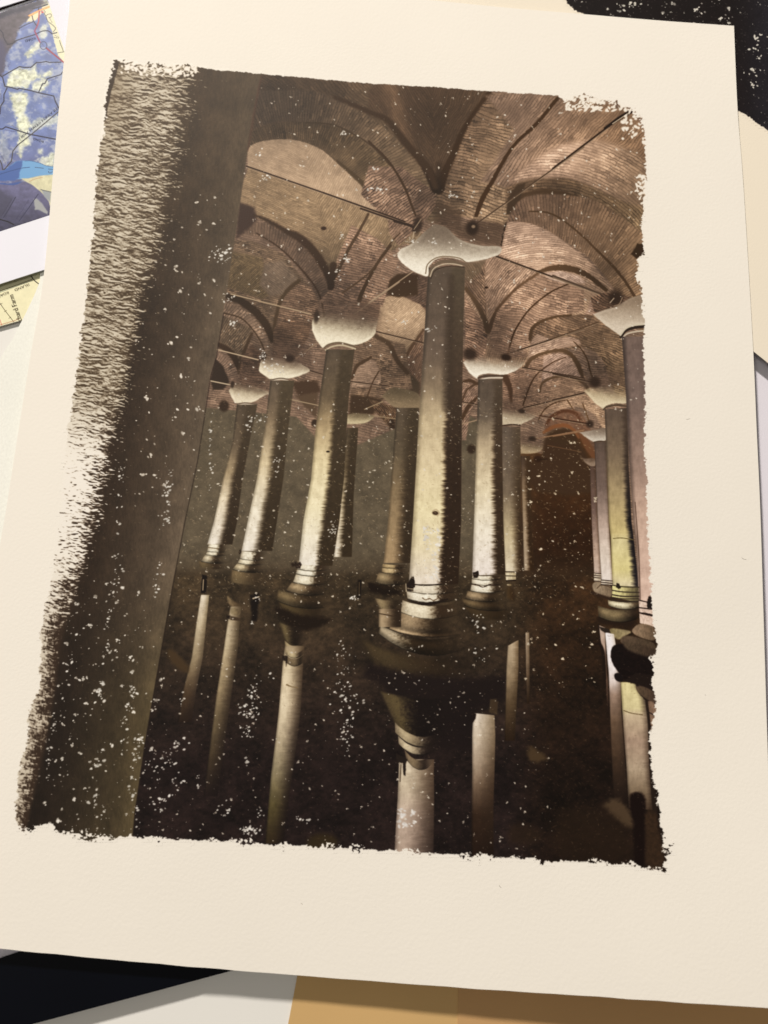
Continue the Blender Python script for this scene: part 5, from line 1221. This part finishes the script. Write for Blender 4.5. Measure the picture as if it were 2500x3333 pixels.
# ---- second art print, black, upper right
BLK = [(1800, -60), (1836, -4), (1856, 20), (1880, 38), (1910, 52), (2150, 200), (2401, 359), (2430, 376), (2468, 402), (2500, 426), (2560, 470), (2620, 500), (2620, -80)]
def paint_black(cv):
    X, Y = cv.X, cv.Y
    P = [(a * .6636, b * .6636) for a, b in BLK]
    t = ss(1560, 1680, X)[..., None]
    cv.im[:] = (C(23, 16, 15) * (1 - t) + C(33, 30, 35) * t) * (1 + .3 * (fbm(X / 2, Y / 2, 5, 2) - .5) + .3 * (fbm(X / 20, Y / 20, 2) - .5))[..., None]
    specks(cv, (1230, -30, 1700, 320), 380, .8, 2.8, .6, 1.6, (206, 196, 178), op=.85)
    specks(cv, (1230, -10, 1600, 60), 70, 1.5, 5.5, .3, 1.5, (226, 216, 196))
    arcs(cv, (1230, -30, 1700, 320), 900, (110, 98, 88), .5, 4, .8)
    for x, y, a, b, n in [(1631,110,9,11,12),(1625,158,12,7,12),(1366,10,14,4,14),(1505,20,6,6,7),(1556,34,7,6,6),(1633,185,8,6,6),(1650,80,8,5,5)]:
        for i in range(n):
            q = 1.5 + 3.6 * cv.rng.rand(); cv.blob(x + cv.rng.randn() * a, y + cv.rng.randn() * b, q * .7, q * .4, cv.rng.randn(), C(228, 218, 198), 1, .4)
    d = Canvas.seg(X, Y, P, True) + 3.2 * (fbm(X / 4, Y / 4, 7) - .5) * 2 + 2.4 * (fbm(X / 14, Y / 14, 9, 2) - .5) * 2
    kk = ss(-.7, .9, d)[..., None]
    cv.im[:] = np.clip(cv.im, 0, 255) * (1 - kk) + C(246, 230, 204) * kk
    return d
bp_ = sheet('second_art_print', [(1000, -5), (2452, 1143), (2500, 1181), (3600, 2050), (4700, 650), (2250, -1300)], -.0009, m_cream2,
            'cream art print with a rough-edged black image, under the sepia print at upper right', 'art print', .0004)
printed('black_image', paint_black, [(1790, -60), (2600, 520)], -.0009, bp_, 7000, rough=.6, spec=.12)

# ---- the big print
EDGE_TOP = [(232, -112), (700, -68), (1150, -22), (1398, 0), (1650, 25), (1900, 46), (2150, 67), (2389, 84)]
EDGE_RIGHT = [(2389, 84), (2401, 359), (2416, 549), (2431, 780), (2452, 1146), (2463, 1400), (2475, 1670), (2487, 2060), (2499, 2444), (2518, 2900), (2534, 3283)]
EDGE_BOT = [(-215, 3068), (0, 3088), (350, 3122), (700, 3153), (1000, 3177), (1300, 3200), (1600, 3222), (1900, 3241), (2200, 3262), (2534, 3283)]
EDGE_LEFT = [(232, -112), (228, 0), (211, 169), (181, 464), (143, 894), (99, 1159), (42, 1517), (13, 1699), (-60, 2120), (-140, 2600), (-215, 3068)]
big = curved_sheet('art_print', EDGE_TOP, EDGE_RIGHT, EDGE_BOT, EDGE_LEFT, m_cream)
tag(big, 'large cream paper art print of sepia columns reflected in water, with brushed rough image edges', 'art print')
printed('column_picture', paint_cistern, [(40, 190), (2180, 2840)], 0, big, 5200, zf=bow)
fibre = mat('dark_fibre', (120, 104, 90), .8, .1)
for k, (x, y, a, L) in enumerate(((2422, 1818, .35, 16), (982, 2941, .3, 7), (1628, 2885, .8, 9), (2240, 1363, -.2, 14), (2297, 2262, .2, 5))):
    p = place(x, y, .00008, bow); q = L * .000114 / 2
    v = [Vector((t * q, .15 * q * (t * t - 1) * 1.5, 0)) for t in (-1, -.5, 0, .5, 1)]
    bm = bmesh.new(); R = Matrix.Rotation(-a, 3, 'Z'); w = .00004
    up = [bm.verts.new(p + R @ (c + Vector((0, w, w)))) for c in v]; dn = [bm.verts.new(p + R @ (c - Vector((0, w, 0)))) for c in v]
    for i in range(4): bm.faces.new((dn[i], dn[i + 1], up[i + 1], up[i]))
    me = bpy.data.meshes.new('fibre'); bm.to_mesh(me); bm.free(); me.materials.append(fibre)
    link(bpy.data.objects.new('fibre', me), big)
